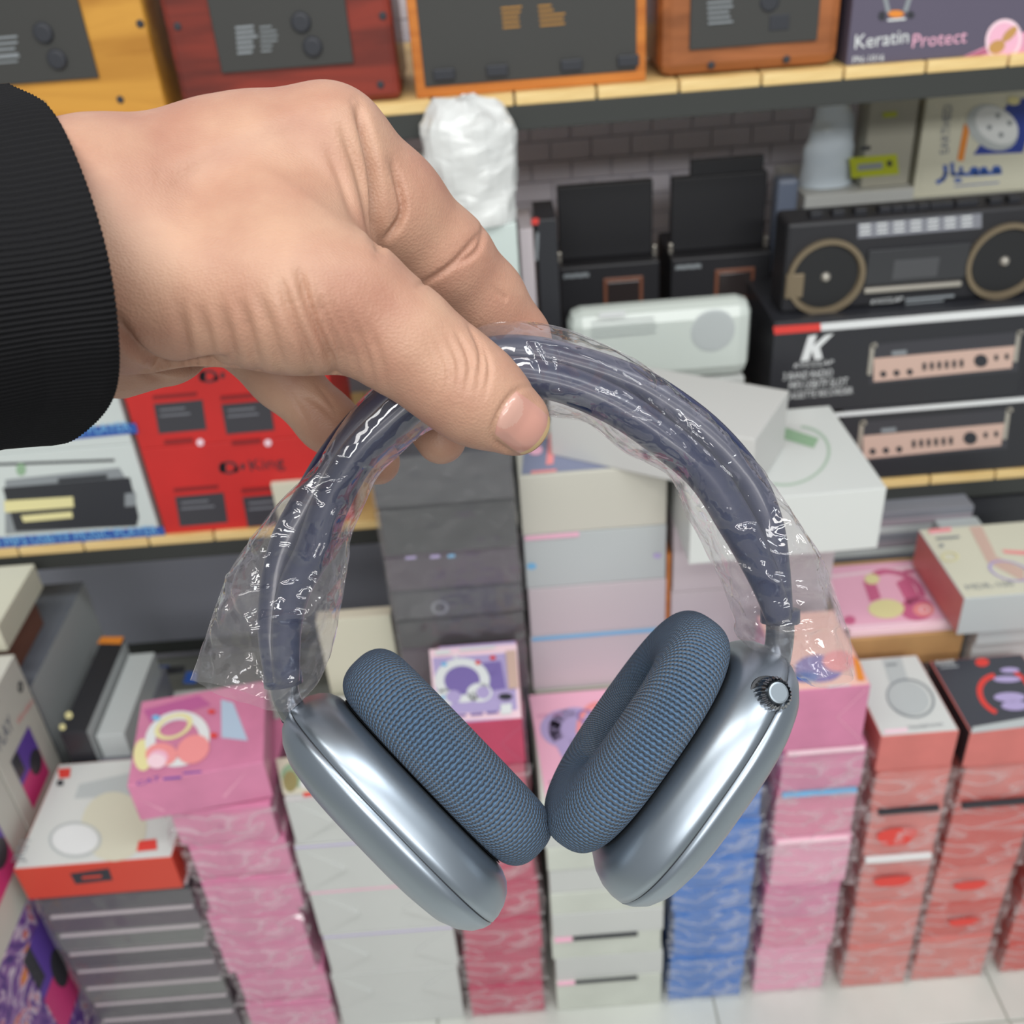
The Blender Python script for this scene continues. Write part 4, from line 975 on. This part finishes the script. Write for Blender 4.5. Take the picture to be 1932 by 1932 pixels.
def outline(a, b, n, ex):
    out = []
    for i in range(n):
        t = 2 * pi * i / n; c, s = cos(t), sin(t)
        out.append((a * abs(c) ** (2 / ex) * (1 if c >= 0 else -1), b * abs(s) ** (2 / ex) * (1 if s >= 0 else -1)))
    # even spacing along the outline
    L = [0]
    for i in range(n): L.append(L[-1] + math.hypot(out[(i + 1) % n][0] - out[i][0], out[(i + 1) % n][1] - out[i][1]))
    res = []; k = 0
    for j in range(n):
        s = L[-1] * j / n
        while L[k + 1] < s: k += 1
        f = (s - L[k]) / max(1e-9, L[k + 1] - L[k]); p, q = out[k], out[(k + 1) % n]
        res.append((p[0] + (q[0] - p[0]) * f, p[1] + (q[1] - p[1]) * f))
    return res, L[-1]

def cup(label, x, y, d, up, ax, A, B, zc=.0264):
    """up, ax in lens axes (right, up, towards the lens)"""
    tw = lambda v: (_R * v[0] + _UP * v[1] - _F * v[2])
    up = Vector(up).normalized(); ax = Vector(ax); ax = (ax - up * ax.dot(up)).normalized(); sx = up.cross(ax)
    O = cp(x, y, d); UX, UY, UZ = tw(sx), tw(up), tw(ax)
    T = lambda px, py, pz: O + UX * px + UY * py + UZ * pz
    n = 128; ex = 2.75
    # metal shell: inset, height
    prof = [(.034, -.0135), (.026, -.0133), (.018, -.0127), (.011, -.0113), (.006, -.0089), (.0027, -.0060), (.0008, -.0028), (.0001, -.0004), (.0006, -.0002), (.0006, .0002), (.0001, .0004), (.0002, .0030), (.0012, .0066), (.0030, .0098), (.0054, .0122), (.0086, .0136), (.0125, .0142)]
    V, Fc, I = [], [], []
    for ins, z in prof:
        o, _ = outline(A - ins, B - ins, n, ex); V += [T(px, py, z) for px, py in o]
    for j in range(len(prof) - 1):
        for k in range(n):
            a, b = j * n + k, j * n + (k + 1) % n; Fc.append([a, b, b + n, a + n]); I.append(1 if j == 8 else 0)
    Fc.append([n - 1 - k for k in range(n)]); I.append(0)
    sh = meshobj('ear_cup_shell', V, Fc, [SHELL, SEAM], hp, I, smooth=True)
    # inner face cloth
    o, _ = outline(A - .011, B - .011, n, ex)
    meshobj('inner_cloth', [T(px, py, .0146) for px, py in o], [list(range(n))], INNER, sh)
    # cushion
    V, Fc = [], []; m = 56; hw, hh = .0128, zc - .0146
    sec = []
    for k in range(m):
        t = 2 * pi * k / m; c, s = cos(t), sin(t)
        sec.append((hw * abs(c) ** .78 * (1 if c >= 0 else -1), hh * abs(s) ** .78 * (1 if s >= 0 else -1)))
    rings = []
    for sc, sz in sec:
        o, L = outline(A - .0160 + sc, B - .0165 + sc, n, ex - 0.25 + 0.2 * (sc < 0)); rings.append(o)
        V += [T(px, py, zc + sz) for px, py in o]
    for j in range(m):
        j2 = (j + 1) % m
        for k in range(n):
            k2 = (k + 1) % n; Fc.append([j * n + k, j * n + k2, j2 * n + k2, j2 * n + k])
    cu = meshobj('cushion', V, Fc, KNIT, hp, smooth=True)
    uvl = cu.data.uv_layers.new(name='UVMap')
    NU, NV = 164, 46
    li = 0; buf = []
    for j in range(m):
        for k in range(n):
            for (jj, kk) in ((j, k), (j, k + 1), (j + 1, k + 1), (j + 1, k)): buf += [jj / m * NV, kk / n * NU]   # rows run around the section
    # swap: u counts along the section, v along the outline
    uvl.data.foreach_set('uv', buf)
    cu.data.flip_normals() if cu.data.polygons[0].normal.dot(WM[hp].to_3x3().inverted() @ (UX * 1.0)) < -2 else None
    return T, UX, UY, UZ, sh
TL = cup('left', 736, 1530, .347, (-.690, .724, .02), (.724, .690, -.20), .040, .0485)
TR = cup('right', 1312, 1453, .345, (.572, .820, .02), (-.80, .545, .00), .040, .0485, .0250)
# ridged crown on the right cup
c0 = cp(1458, 1310, .3125); ax = (_R * 0.25 + _UP * 0.30 - _F * 0.92).normalized()
u_ = ax.orthogonal().normalized(); w_ = ax.cross(u_); V, Fc = [], []; n = 96
for z, r0 in ((-.006, .0052), (.0, .0052), (.0022, .0050), (.0034, .0042)):
    for k in range(n):
        a = 2 * pi * k / n; r = r0 * (1 + (0.05 if (k % 4) < 2 else -0.03)); V.append(c0 + (u_ * cos(a) + w_ * sin(a)) * r + ax * z)
for j in range(3):
    for k in range(n): a, b = j * n + k, j * n + (k + 1) % n; Fc.append([a, b, b + n, a + n])
crown = meshobj('crown', V, Fc, STEEL, hp)
cyl('crown_face', crown, c0 + ax * .0032, ax, .0034, .0032, .0007, mat('satin_silver', (150, 160, 168), .4, metal=.8), 32)
cyl('crown_recess', crown, c0 - ax * .0045, ax, .0063, .0061, .0022, SEAM, 40)

# ------------------------------------------------------------------ hand and forearm
SKIN = bpy.data.materials.new('skin'); SKIN.use_nodes = True
nt = SKIN.node_tree; b_ = nt.nodes['Principled BSDF']; tc = nt.nodes.new('ShaderNodeTexCoord')
n1 = nt.nodes.new('ShaderNodeTexNoise'); n1.inputs['Scale'].default_value = 38; n1.inputs['Detail'].default_value = 5
r1_ = nt.nodes.new('ShaderNodeValToRGB'); r1_.color_ramp.elements[0].position = .34; r1_.color_ramp.elements[1].position = .68
r1_.color_ramp.elements[0].color = rgb(170, 124, 104); r1_.color_ramp.elements[1].color = rgb(188, 149, 125)
vo = nt.nodes.new('ShaderNodeTexVoronoi'); vo.inputs['Scale'].default_value = 1100; vo.feature = 'F1'
mp = nt.nodes.new('ShaderNodeMapping'); mp.inputs['Rotation'].default_value = (0.3, 0.2, 0.9); mp.inputs['Scale'].default_value = (1, 2.2, 1)
n2 = nt.nodes.new('ShaderNodeTexNoise'); n2.inputs['Scale'].default_value = 260; n2.inputs['Detail'].default_value = 4
for q in (n1, n2): nt.links.new(tc.outputs['Object'], q.inputs['Vector'])
nt.links.new(tc.outputs['Object'], mp.inputs['Vector']); nt.links.new(mp.outputs['Vector'], vo.inputs['Vector'])
nt.links.new(n1.outputs['Fac'], r1_.inputs['Fac']); nt.links.new(r1_.outputs['Color'], b_.inputs['Base Color'])
ad = nt.nodes.new('ShaderNodeMath'); ad.operation = 'ADD'; nt.links.new(vo.outputs['Distance'], ad.inputs[0]); nt.links.new(n2.outputs['Fac'], ad.inputs[1])
bp = nt.nodes.new('ShaderNodeBump'); bp.inputs['Strength'].default_value = 0.22; bp.inputs['Distance'].default_value = 0.0005
nt.links.new(ad.outputs[0], bp.inputs['Height']); nt.links.new(bp.outputs['Normal'], b_.inputs['Normal'])
b_.inputs['Roughness'].default_value = 0.48; b_.inputs['Subsurface Weight'].default_value = 0.06; b_.inputs['Subsurface Radius'].default_value = (0.008, 0.003, 0.0015); b_.inputs['Subsurface Scale'].default_value = 0.5
b_.inputs['Specular IOR Level'].default_value = 0.4

def c3(x, y, d): return np.array([(x - 966) / FPX * d, -(y - 966) / FPX * d, -d], np.float32)
H = 0.00085
lo = c3(-60, 960, .42); lo = np.array([-0.172, -0.010, -0.425], np.float32); hi = np.array([0.030, 0.128, -0.205], np.float32)
dims = np.ceil((hi - lo) / H).astype(int)
gx_ = (lo[0] + H * np.arange(dims[0])).astype(np.float32)[:, None, None]
gy_ = (lo[1] + H * np.arange(dims[1])).astype(np.float32)[None, :, None]
gz_ = (lo[2] + H * np.arange(dims[2])).astype(np.float32)[None, None, :]
def cone(a, b, flat=1.0):
    """tapered capsule between (x, y, d, radius in pixels); flat > 1 squeezes it along the lens axis"""
    pa, pb = c3(*a[:3]), c3(*b[:3]); ra, rb = a[3] * a[2] / FPX, b[3] * b[2] / FPX
    ba = pb - pa; bl = float((ba * ba).sum()) or 1e-9
    X, Y, Z = gx_ - pa[0], gy_ - pa[1], gz_ - pa[2]
    t = np.clip((X * ba[0] + Y * ba[1] + Z * ba[2]) / bl, 0, 1)
    dz = (Z - t * ba[2]) * flat
    return np.sqrt((X - t * ba[0]) ** 2 + (Y - t * ba[1]) ** 2 + dz * dz) - (ra + (rb - ra) * t)
def smin(a, b, k):
    h = np.clip(0.5 + 0.5 * (b - a) / k, 0, 1)
    return b + (a - b) * h - k * h * (1 - h)
def chain(pts, k=0.004, flat=1.0):
    g = None
    for a, b in zip(pts[:-1], pts[1:]):
        c = cone(a, b, flat); g = c if g is None else smin(g, c, k)
    return g
# forearm, wrist, back of the hand
G = cone((-260, 530, .290, 246), (190, 474, .288, 228))
G = smin(G, cone((230, 408, .290, 160), (470, 338, .298, 132)), .014)
G = smin(G, cone((430, 330, .298, 130), (612, 285, .302, 116)), .012)           # second metacarpal to its knuckle
G = smin(G, cone((280, 445, .312, 160), (585, 378, .335, 112)), .012)           # third
G = smin(G, cone((285, 505, .325, 160), (540, 480, .362, 104)), .012)           # fourth
G = smin(G, cone((265, 560, .335, 150), (450, 606, .378, 80)), .010)            # fifth
G = smin(G, cone((225, 630, .318, 122), (300, 628, .322, 102)), .007)           # heel of the palm
G = smin(G, cone((290, 545, .282, 140), (560, 560, .276, 140)), .012)           # ball of the thumb
G = smin(G, cone((540, 470, .288, 140), (600, 430, .296, 110)), .014)           # web
thumb = chain([(560, 558, .277, 136), (655, 572, .279, 118), (758, 640, .283, 100), (848, 708, .287, 91), (905, 752, .290, 86), (972, 795, .293, 66)], .006)
G = smin(G, thumb, .007)
index = chain([(622, 288, .302, 118), (730, 390, .316, 104), (835, 490, .330, 90), (905, 570, .343, 82), (962, 645, .352, 72), (985, 700, .356, 60)], .006)
G = smin(G, index, .006)
middle = chain([(600, 390, .338, 104), (715, 520, .356, 84), (800, 630, .366, 76), (850, 730, .366, 64), (868, 775, .362, 56)], .005)
G = smin(G, middle, .004)
ring = chain([(552, 494, .364, 88), (652, 592, .374, 60), (734, 668, .378, 50), (794, 762, .374, 54), (832, 828, .366, 48)], .005)
G = smin(G, ring, .003)
pinky = chain([(464, 632, .378, 74), (532, 708, .384, 60), (618, 796, .386, 54), (688, 852, .380, 48), (712, 872, .376, 43)], .005)
G = smin(G, pinky, .003)
del thumb, index, middle, ring, pinky

def surface_nets(G):
    ins = G < 0
    a = ins[:-1, :-1, :-1]; anyc = a.copy(); allc = a.copy()
    corners = [(i, j, k) for i in (0, 1) for j in (0, 1) for k in (0, 1)]
    for i, j, k in corners[1:]:
        s = ins[i:ins.shape[0] - 1 + i, j:ins.shape[1] - 1 + j, k:ins.shape[2] - 1 + k]; anyc |= s; allc &= s
    act = np.argwhere(anyc & ~allc)
    idm = -np.ones(a.shape, np.int32); idm[act[:, 0], act[:, 1], act[:, 2]] = np.arange(len(act))
    pos = np.zeros((len(act), 3)); cnt = np.zeros(len(act))
    for e0 in corners:
        for axis in range(3):
            if e0[axis]: continue
            e1 = list(e0); e1[axis] = 1
            v0 = G[act[:, 0] + e0[0], act[:, 1] + e0[1], act[:, 2] + e0[2]]; v1 = G[act[:, 0] + e1[0], act[:, 1] + e1[1], act[:, 2] + e1[2]]
            mk = (v0 < 0) != (v1 < 0); t = np.where(mk, v0 / np.where(mk, v0 - v1, 1), 0)
            p = np.tile(np.array(e0, float), (len(act), 1)); p[:, axis] += t
            pos[mk] += p[mk]; cnt[mk] += 1
    V = act + pos / cnt[:, None]
    F = []
    for axis in range(3):
        o = [0, 0, 0]; o[axis] = 1
        A_ = ins[:ins.shape[0] - o[0], :ins.shape[1] - o[1], :ins.shape[2] - o[2]]; B_ = ins[o[0]:, o[1]:, o[2]:]
        e = np.argwhere(A_ != B_); b, c = [q for q in range(3) if q != axis]
        ok = (e[:, b] > 0) & (e[:, c] > 0) & (e[:, b] < ins.shape[b] - 1) & (e[:, c] < ins.shape[c] - 1); e = e[ok]
        q = []
        for db, dc in ((1, 1), (0, 1), (0, 0), (1, 0)):
            s = e.copy(); s[:, b] -= db; s[:, c] -= dc; q.append(idm[s[:, 0], s[:, 1], s[:, 2]])
        q = np.stack(q, 1); good = (q >= 0).all(1); q = q[good]; e = e[good]
        flip = A_[e[:, 0], e[:, 1], e[:, 2]]
        if axis == 1: flip = ~flip
        q[~flip] = q[~flip][:, ::-1]; F.append(q)
    return V, np.concatenate(F)
HV, HF = surface_nets(G)
HV = lo + HV * H
del G
def relax(V, F, it, w=0.5):
    e = np.concatenate([F[:, [0, 1]], F[:, [1, 2]], F[:, [2, 3]], F[:, [3, 0]]])
    for _ in range(it):
        s = np.zeros_like(V); c = np.zeros(len(V))
        for k in range(3):
            s[:, k] = np.bincount(e[:, 0], V[e[:, 1], k], len(V)) + np.bincount(e[:, 1], V[e[:, 0], k], len(V))
        c = np.bincount(e[:, 0], minlength=len(V)) + np.bincount(e[:, 1], minlength=len(V))
        V = V * (1 - w) + w * s / np.maximum(c, 1)[:, None]
    return V
def vnormals(V, F):
    n = np.cross(V[F[:, 2]] - V[F[:, 0]], V[F[:, 3]] - V[F[:, 1]]); N = np.zeros_like(V)
    for k in range(4):
        for c in range(3): N[:, c] += np.bincount(F[:, k], n[:, c], len(V))
    return N / np.maximum(np.linalg.norm(N, axis=1), 1e-12)[:, None]
HV = relax(HV, HF, 4)
HN = vnormals(HV, HF)
if (HN * (HV - HV.mean(0))).sum() < 0: HF = HF[:, ::-1]; HN = -HN
# skin folds: grooves pressed into the near side along real crease lines
PXc = np.stack([966 + FPX * HV[:, 0] / -HV[:, 2], 966 - FPX * HV[:, 1] / -HV[:, 2]], 1)
def fold(pts, width, depth, dmax=.33, dmin=.2):
    P = np.array(catmull([(x, y) for x, y in pts], 24)); dist = np.full(len(HV), 1e9)
    for a, b in zip(P[:-1], P[1:]):
        ab = b - a; t = np.clip(((PXc - a) @ ab) / (ab @ ab + 1e-9), 0, 1); dist = np.minimum(dist, np.linalg.norm(PXc - a - t[:, None] * ab, axis=1))
    ends = np.minimum(np.linalg.norm(PXc - P[0], axis=1), np.linalg.norm(PXc - P[-1], axis=1))
    sel = (HN[:, 2] > -.1) & (-HV[:, 2] < dmax) & (-HV[:, 2] > dmin)
    return np.where(sel, np.exp(-(dist / width) ** 2) * depth * np.clip(ends / 55, 0.0, 1) ** .8, 0) * .29 / FPX
D = np.zeros(len(HV))
for pts, wd, dp in [([(560, 500), (585, 580), (606, 640), (628, 690), (640, 730)], 9, 18), ([(590, 530), (620, 610), (645, 670), (655, 720)], 7, 10), ([(625, 560), (652, 630), (672, 690), (680, 730)], 7, 7), ([(658, 580), (682, 645), (700, 705), (706, 740)], 7, 8), ([(690, 600), (712, 660), (726, 715), (732, 750)], 7, 6),
                    ([(525, 520), (552, 600), (580, 670), (596, 730)], 9, 11), ([(485, 550), (512, 630), (540, 720)], 10, 9), ([(450, 560), (472, 640), (496, 725)], 10, 9), ([(412, 570), (432, 650), (450, 725)], 11, 9), ([(372, 570), (392, 650), (408, 725)], 11, 8), ([(335, 560), (345, 630), (362, 715)], 12, 7),
                    ([(672, 190), (694, 260), (708, 330), (714, 400), (718, 480)], 9, 26), ([(640, 230), (672, 310), (694, 390), (708, 470)], 8, 11), ([(738, 300), (757, 365), (757, 412), (716, 470)], 6, 18), ([(610, 260), (645, 340), (676, 430)], 9, 6),
                    ([(880, 605), (908, 665), (900, 745)], 4, 9), ([(858, 620), (887, 682), (876, 748)], 4, 9), ([(902, 630), (924, 690), (912, 760)], 3.5, 7), ([(840, 630), (866, 688), (860, 745)], 4, 7), ([(858, 685), (895, 700), (912, 740)], 3.5, 6), ([(820, 640), (846, 698), (838, 755)], 4, 6), ([(800, 640), (826, 700), (815, 760)], 4, 4),
                    ([(915, 400), (903, 470), (840, 510)], 5, 9), ([(780, 545), (850, 502), (925, 420)], 5, 9), ([(925, 540), (990, 590)], 4, 8), ([(930, 620), (1000, 560)], 4, 7),
                    ([(1010, 728), (974, 738), (944, 776), (929, 822), (950, 846), (990, 868)], 4, 9), ([(215, 600), (262, 672), (325, 700), (390, 690), (440, 680)], 11, 26), ([(225, 670), (300, 715), (365, 712)], 9, 8)]:
    D = np.maximum(D, fold(pts, wd, dp))
for pts, wd, dp in [([(560, 740), (600, 760), (640, 800)], 5, 5), ([(590, 715), (625, 760), (640, 800)], 4, 4), ([(540, 725), (575, 790), (590, 830)], 5, 4)]:
    D = np.maximum(D, fold(pts, wd, dp, .42, .35))
# raised tendon and knuckle relief
B = -fold([(300, 330), (430, 265), (560, 215), (610, 205)], 26, 6) - fold([(600, 590), (590, 560), (572, 545)], 18, 5) - fold([(590, 620), (606, 650), (622, 690)], 6, 4)
HV = HV - HN * (D + B)[:, None]
HV = relax(HV, HF, 1, .4)

person = empty('person', cp(120, 500, .285))
tag(person, 'left hand reaching in from a black ribbed sleeve, pinching the headband between thumb and fingers', 'person')
CMn = np.array(CM); WV = HV @ CMn[:3, :3].T + CMn[:3, 3]
WV_local = WV - np.array(WM[person].translation)
me = bpy.data.meshes.new('hand'); me.from_pydata(WV_local.tolist(), [], HF.tolist()); me.materials.append(SKIN)
me.polygons.foreach_set('use_smooth', [True] * len(me.polygons)); me.update()
hand = bpy.data.objects.new('hand', me); hand.parent = person; col.objects.link(hand); WM[hand] = WM[person]
bvh = BVHTree.FromPolygons([Vector(v) for v in WV], HF.tolist())

# thumbnail laid on the thumb
NAIL = mat('nail', (188, 138, 124), 0.28, coat=0.3); LUN = mat('nail_pale', (192, 150, 136), 0.28, coat=0.3); RIM = mat('nail_edge', (196, 168, 122), 0.4)
nb = [(974, 738), (1010, 764), (1037, 788)]           # upper side, base to tip
nl = [(934, 818), (957, 838), (984, 857)]             # lower side, base to tip
V, Fc, I = [], [], []
NU_, NV_ = 28, 36
for i in range(NU_ + 1):
    s = i / NU_
    a = catmull(nb, NU_ + 1)[i]; b = catmull(nl, NU_ + 1)[i]
    for j in range(NV_ + 1):
        t = j / NV_; p = a * (1 - t) + b * t
        bow = 4 * t * (1 - t); ax_ = np.array([.78, .62])
        p = p + ax_ * (-8 * bow * (1 - s) + 13 * bow * s)
        hit, nrm, _, _ = bvh.ray_cast(CAM, ray(*p))
        if hit is None:
            hit, nrm, _, _ = bvh.find_nearest(V[-1] if V else cp(980, 800, .28)); 
        edge = min(1, 5 * min(t, 1 - t)) * min(1, 5 * s)
        V.append(hit + nrm * (0.0001 + 0.0005 * edge))
n0 = len(V)
for i in range(NU_):
    for j in range(NV_):
        a = i * (NV_ + 1) + j; Fc.append([a, a + 1, a + NV_ + 2, a + NV_ + 1]); I.append(2 if i >= NU_ - 2 else (1 if (i / (NU_ * .34)) ** 2 + ((j / NV_ - .42) / .40) ** 2 < 1 else 0))
meshobj('thumb_nail', V, Fc, [NAIL, LUN, RIM], hand, I, smooth=True)

# black ribbed cuff
CUFF = mat('black_rib_knit', (22, 22, 24), 0.95, spec=0.2, bump=0.5, bscale=2500)
rim = [(20, 158, .306), (98, 205, .272), (160, 330, .246), (206, 480, .232), (227, 630, .232), (222, 735, .246), (180, 800, .272), (110, 836, .300), (20, 780, .345), (-20, 640, .365), (-40, 450, .362), (-20, 280, .335)]
NR = 1200
C_ = catmull(rim + [rim[0]], NR + 1)[:NR]
ctr = np.mean(np.array([list(cp(*q)) for q in C_]), axis=0)
axis = (cp(-330, 560, .300) - cp(110, 500, .300)); V, Fc = [], []
steps = [(-0.004, .90), (-0.003, .955), (0.0, .985), (0.006, 1.0), (0.02, 1.0), (0.05, 1.004), (0.1, 1.0), (0.25, .99), (0.5, 1.02), (1.0, 1.1), (1.8, 1.18), (3.2, 1.25)]
for t, k in steps:
    for i, q in enumerate(C_):
        p = Vector(ctr) + (cp(*q) - Vector(ctr)) * (k + (0.006 * cos(i / NR * 2 * pi * 150) if t >= 0 else 0)); V.append(p + axis * t + Vector(noise.noise_vector(p * 25)) * 0.0012 * min(1, max(0, t * 8)))
for j in range(len(steps) - 1):
    for i in range(NR): a, b = j * NR + i, j * NR + (i + 1) % NR; Fc.append([a, b, b + NR, a + NR])
slv = meshobj('sleeve', V, Fc, CUFF, person, smooth=True)
meshobj('lint', [cp(106 + 4 * cos(a), 619 + 4 * sin(a), .2352) for a in [i * pi / 4 for i in range(8)]], [list(range(8))], INKW, slv)

# ------------------------------------------------------------------ clear bag round the headband
BAG = film('clear_bag', (0.95, 0.935, 0.94), haze=0.085, gloss=1.45, rough=0.06, bump=0.12, bscale=110)
pairs = [(358, 1283, 545, 1343, 0.330, 9.0), (384, 1208, 606, 1280, 0.329, 15.0), (408, 1135, 638, 1180, 0.328, 21.5), (432, 1076, 657, 1085, 0.327, 23.5), (480, 1002, 664, 1020, 0.326, 23.5), (532, 936, 690, 950, 0.325, 22.5), (592, 878, 713, 900, 0.324, 21.5), (642, 800, 750, 862, 0.324, 20.5), (692, 740, 800, 818, 0.324, 20.0), (770, 682, 852, 800, 0.324, 20.0), (850, 642, 940, 790, 0.323, 20.0), (935, 609, 1018, 786, 0.322, 20.0), (1040, 614, 1060, 790, 0.321, 20.5), (1130, 645, 1115, 802, 0.321, 21.5), (1220, 692, 1184, 856, 0.322, 25), (1312, 768, 1262, 900, 0.323, 26), (1400, 850, 1292, 968, 0.325, 26), (1465, 925, 1325, 1030, 0.327, 22.5), (1530, 1020, 1360, 1100, 0.329, 21.5), (1570, 1110, 1386, 1166, 0.331, 19.5), (1600, 1200, 1402, 1212, 0.332, 15.0), (1612, 1276, 1530, 1296, 0.332, 8.0)]
NS, NA = 300, 96
S_ = catmull(pairs, NS); V, Fc = [], []
CREASE = [np.array(catmull(q, 16)) for q in ([(432, 1085), (450, 1130), (475, 1190), (490, 1240), (502, 1292)], [(500, 1165), (560, 1162), (625, 1148)], [(655, 1080), (612, 1125), (580, 1165)], [(640, 960), (612, 1040), (600, 1110)], [(470, 1010), (500, 1060), (510, 1120)],
          [(690, 872), (722, 864), (775, 832)], [(1205, 738), (1300, 828), (1385, 905)], [(1130, 775), (1230, 800), (1290, 850)], [(1380, 1060), (1440, 1090), (1545, 1118)], [(1480, 940), (1502, 1000), (1545, 1062)], [(1395, 1172), (1470, 1192), (1575, 1178)], [(1500, 1192), (1540, 1245), (1565, 1285)], [(1330, 960), (1370, 1060), (1400, 1130)],
          [(930, 640), (1040, 652), (1140, 690), (1230, 742)], [(1040, 745), (1120, 742), (1190, 765)], [(1420, 1000), (1450, 1040), (1520, 1050)])]
def crease(p):
    q = p - CAM; d = q.dot(_F); x, y = 966 + FPX * q.dot(_R) / d, 966 - FPX * q.dot(_UP) / d; h = 0.0
    for C in CREASE:
        a, b = C[:-1], C[1:]; ab = b - a; w = np.array([x, y]) - a
        t = np.clip((w * ab).sum(1) / ((ab * ab).sum(1) + 1e-9), 0, 1); m = np.sqrt(((w - t[:, None] * ab) ** 2).sum(1).min())
        if m < 16: h = max(h, (1 - m / 16) ** 1.5)
    return h
bag_c = cp(960, 900, .325)
for i, (ox, oy, ix, iy, d, hd) in enumerate(S_):
    A_, B_ = cp(ox, oy, d), cp(ix, iy, d); mid = (A_ + B_) / 2; hv = (A_ - B_) / 2
    t = i / (NS - 1); covered = 0.30 < t < 0.54
    for k in range(NA):
        a = 2 * pi * k / NA; c, s = cos(a), sin(a)
        p = mid + hv * c - _F * (hd / 1000 * (1 - abs(c) ** 2.8) * (1 if s >= 0 else -1))
        q = p * 42 + Vector((3, 7, 1)); q2 = p * 105
        def facet(w):
            dd = noise.voronoi(w)[0]; return dd[1] - dd[0]
        r = facet(q) * .75 + facet(q2) * .30 + max(0.0, 1 - 9 * abs(noise.noise(p * 60))) * .12
        am = 0.0012 if covered else 0.0090
        nd = (hv.normalized() * c * .15 - _F * (1 if s >= 0 else -1)).normalized()
        p += nd * (am * (r - .3)) * (0.6 + 0.4 * min(1, 2.5 * abs(s))) + Vector(noise.noise_vector(p * 21)) * (0.0004 if covered else .0012)
        if s > 0.05 and not covered: p -= _F * (0.0030 * crease(p))
        V.append(p)
for i in range(NS - 1):
    for k in range(NA):
        a, b = i * NA + k, i * NA + (k + 1) % NA
        if (i + k) % 2: Fc += [[a, b, b + NA], [a, b + NA, a + NA]]
        else: Fc += [[a, b, a + NA], [b, b + NA, a + NA]]
bag = meshobj('plastic_bag', [v - bag_c for v in V], Fc, BAG, world_space=False, loc=bag_c, smooth=True)
tag(bag, 'crumpled clear plastic bag sleeved over the headband', 'bag')
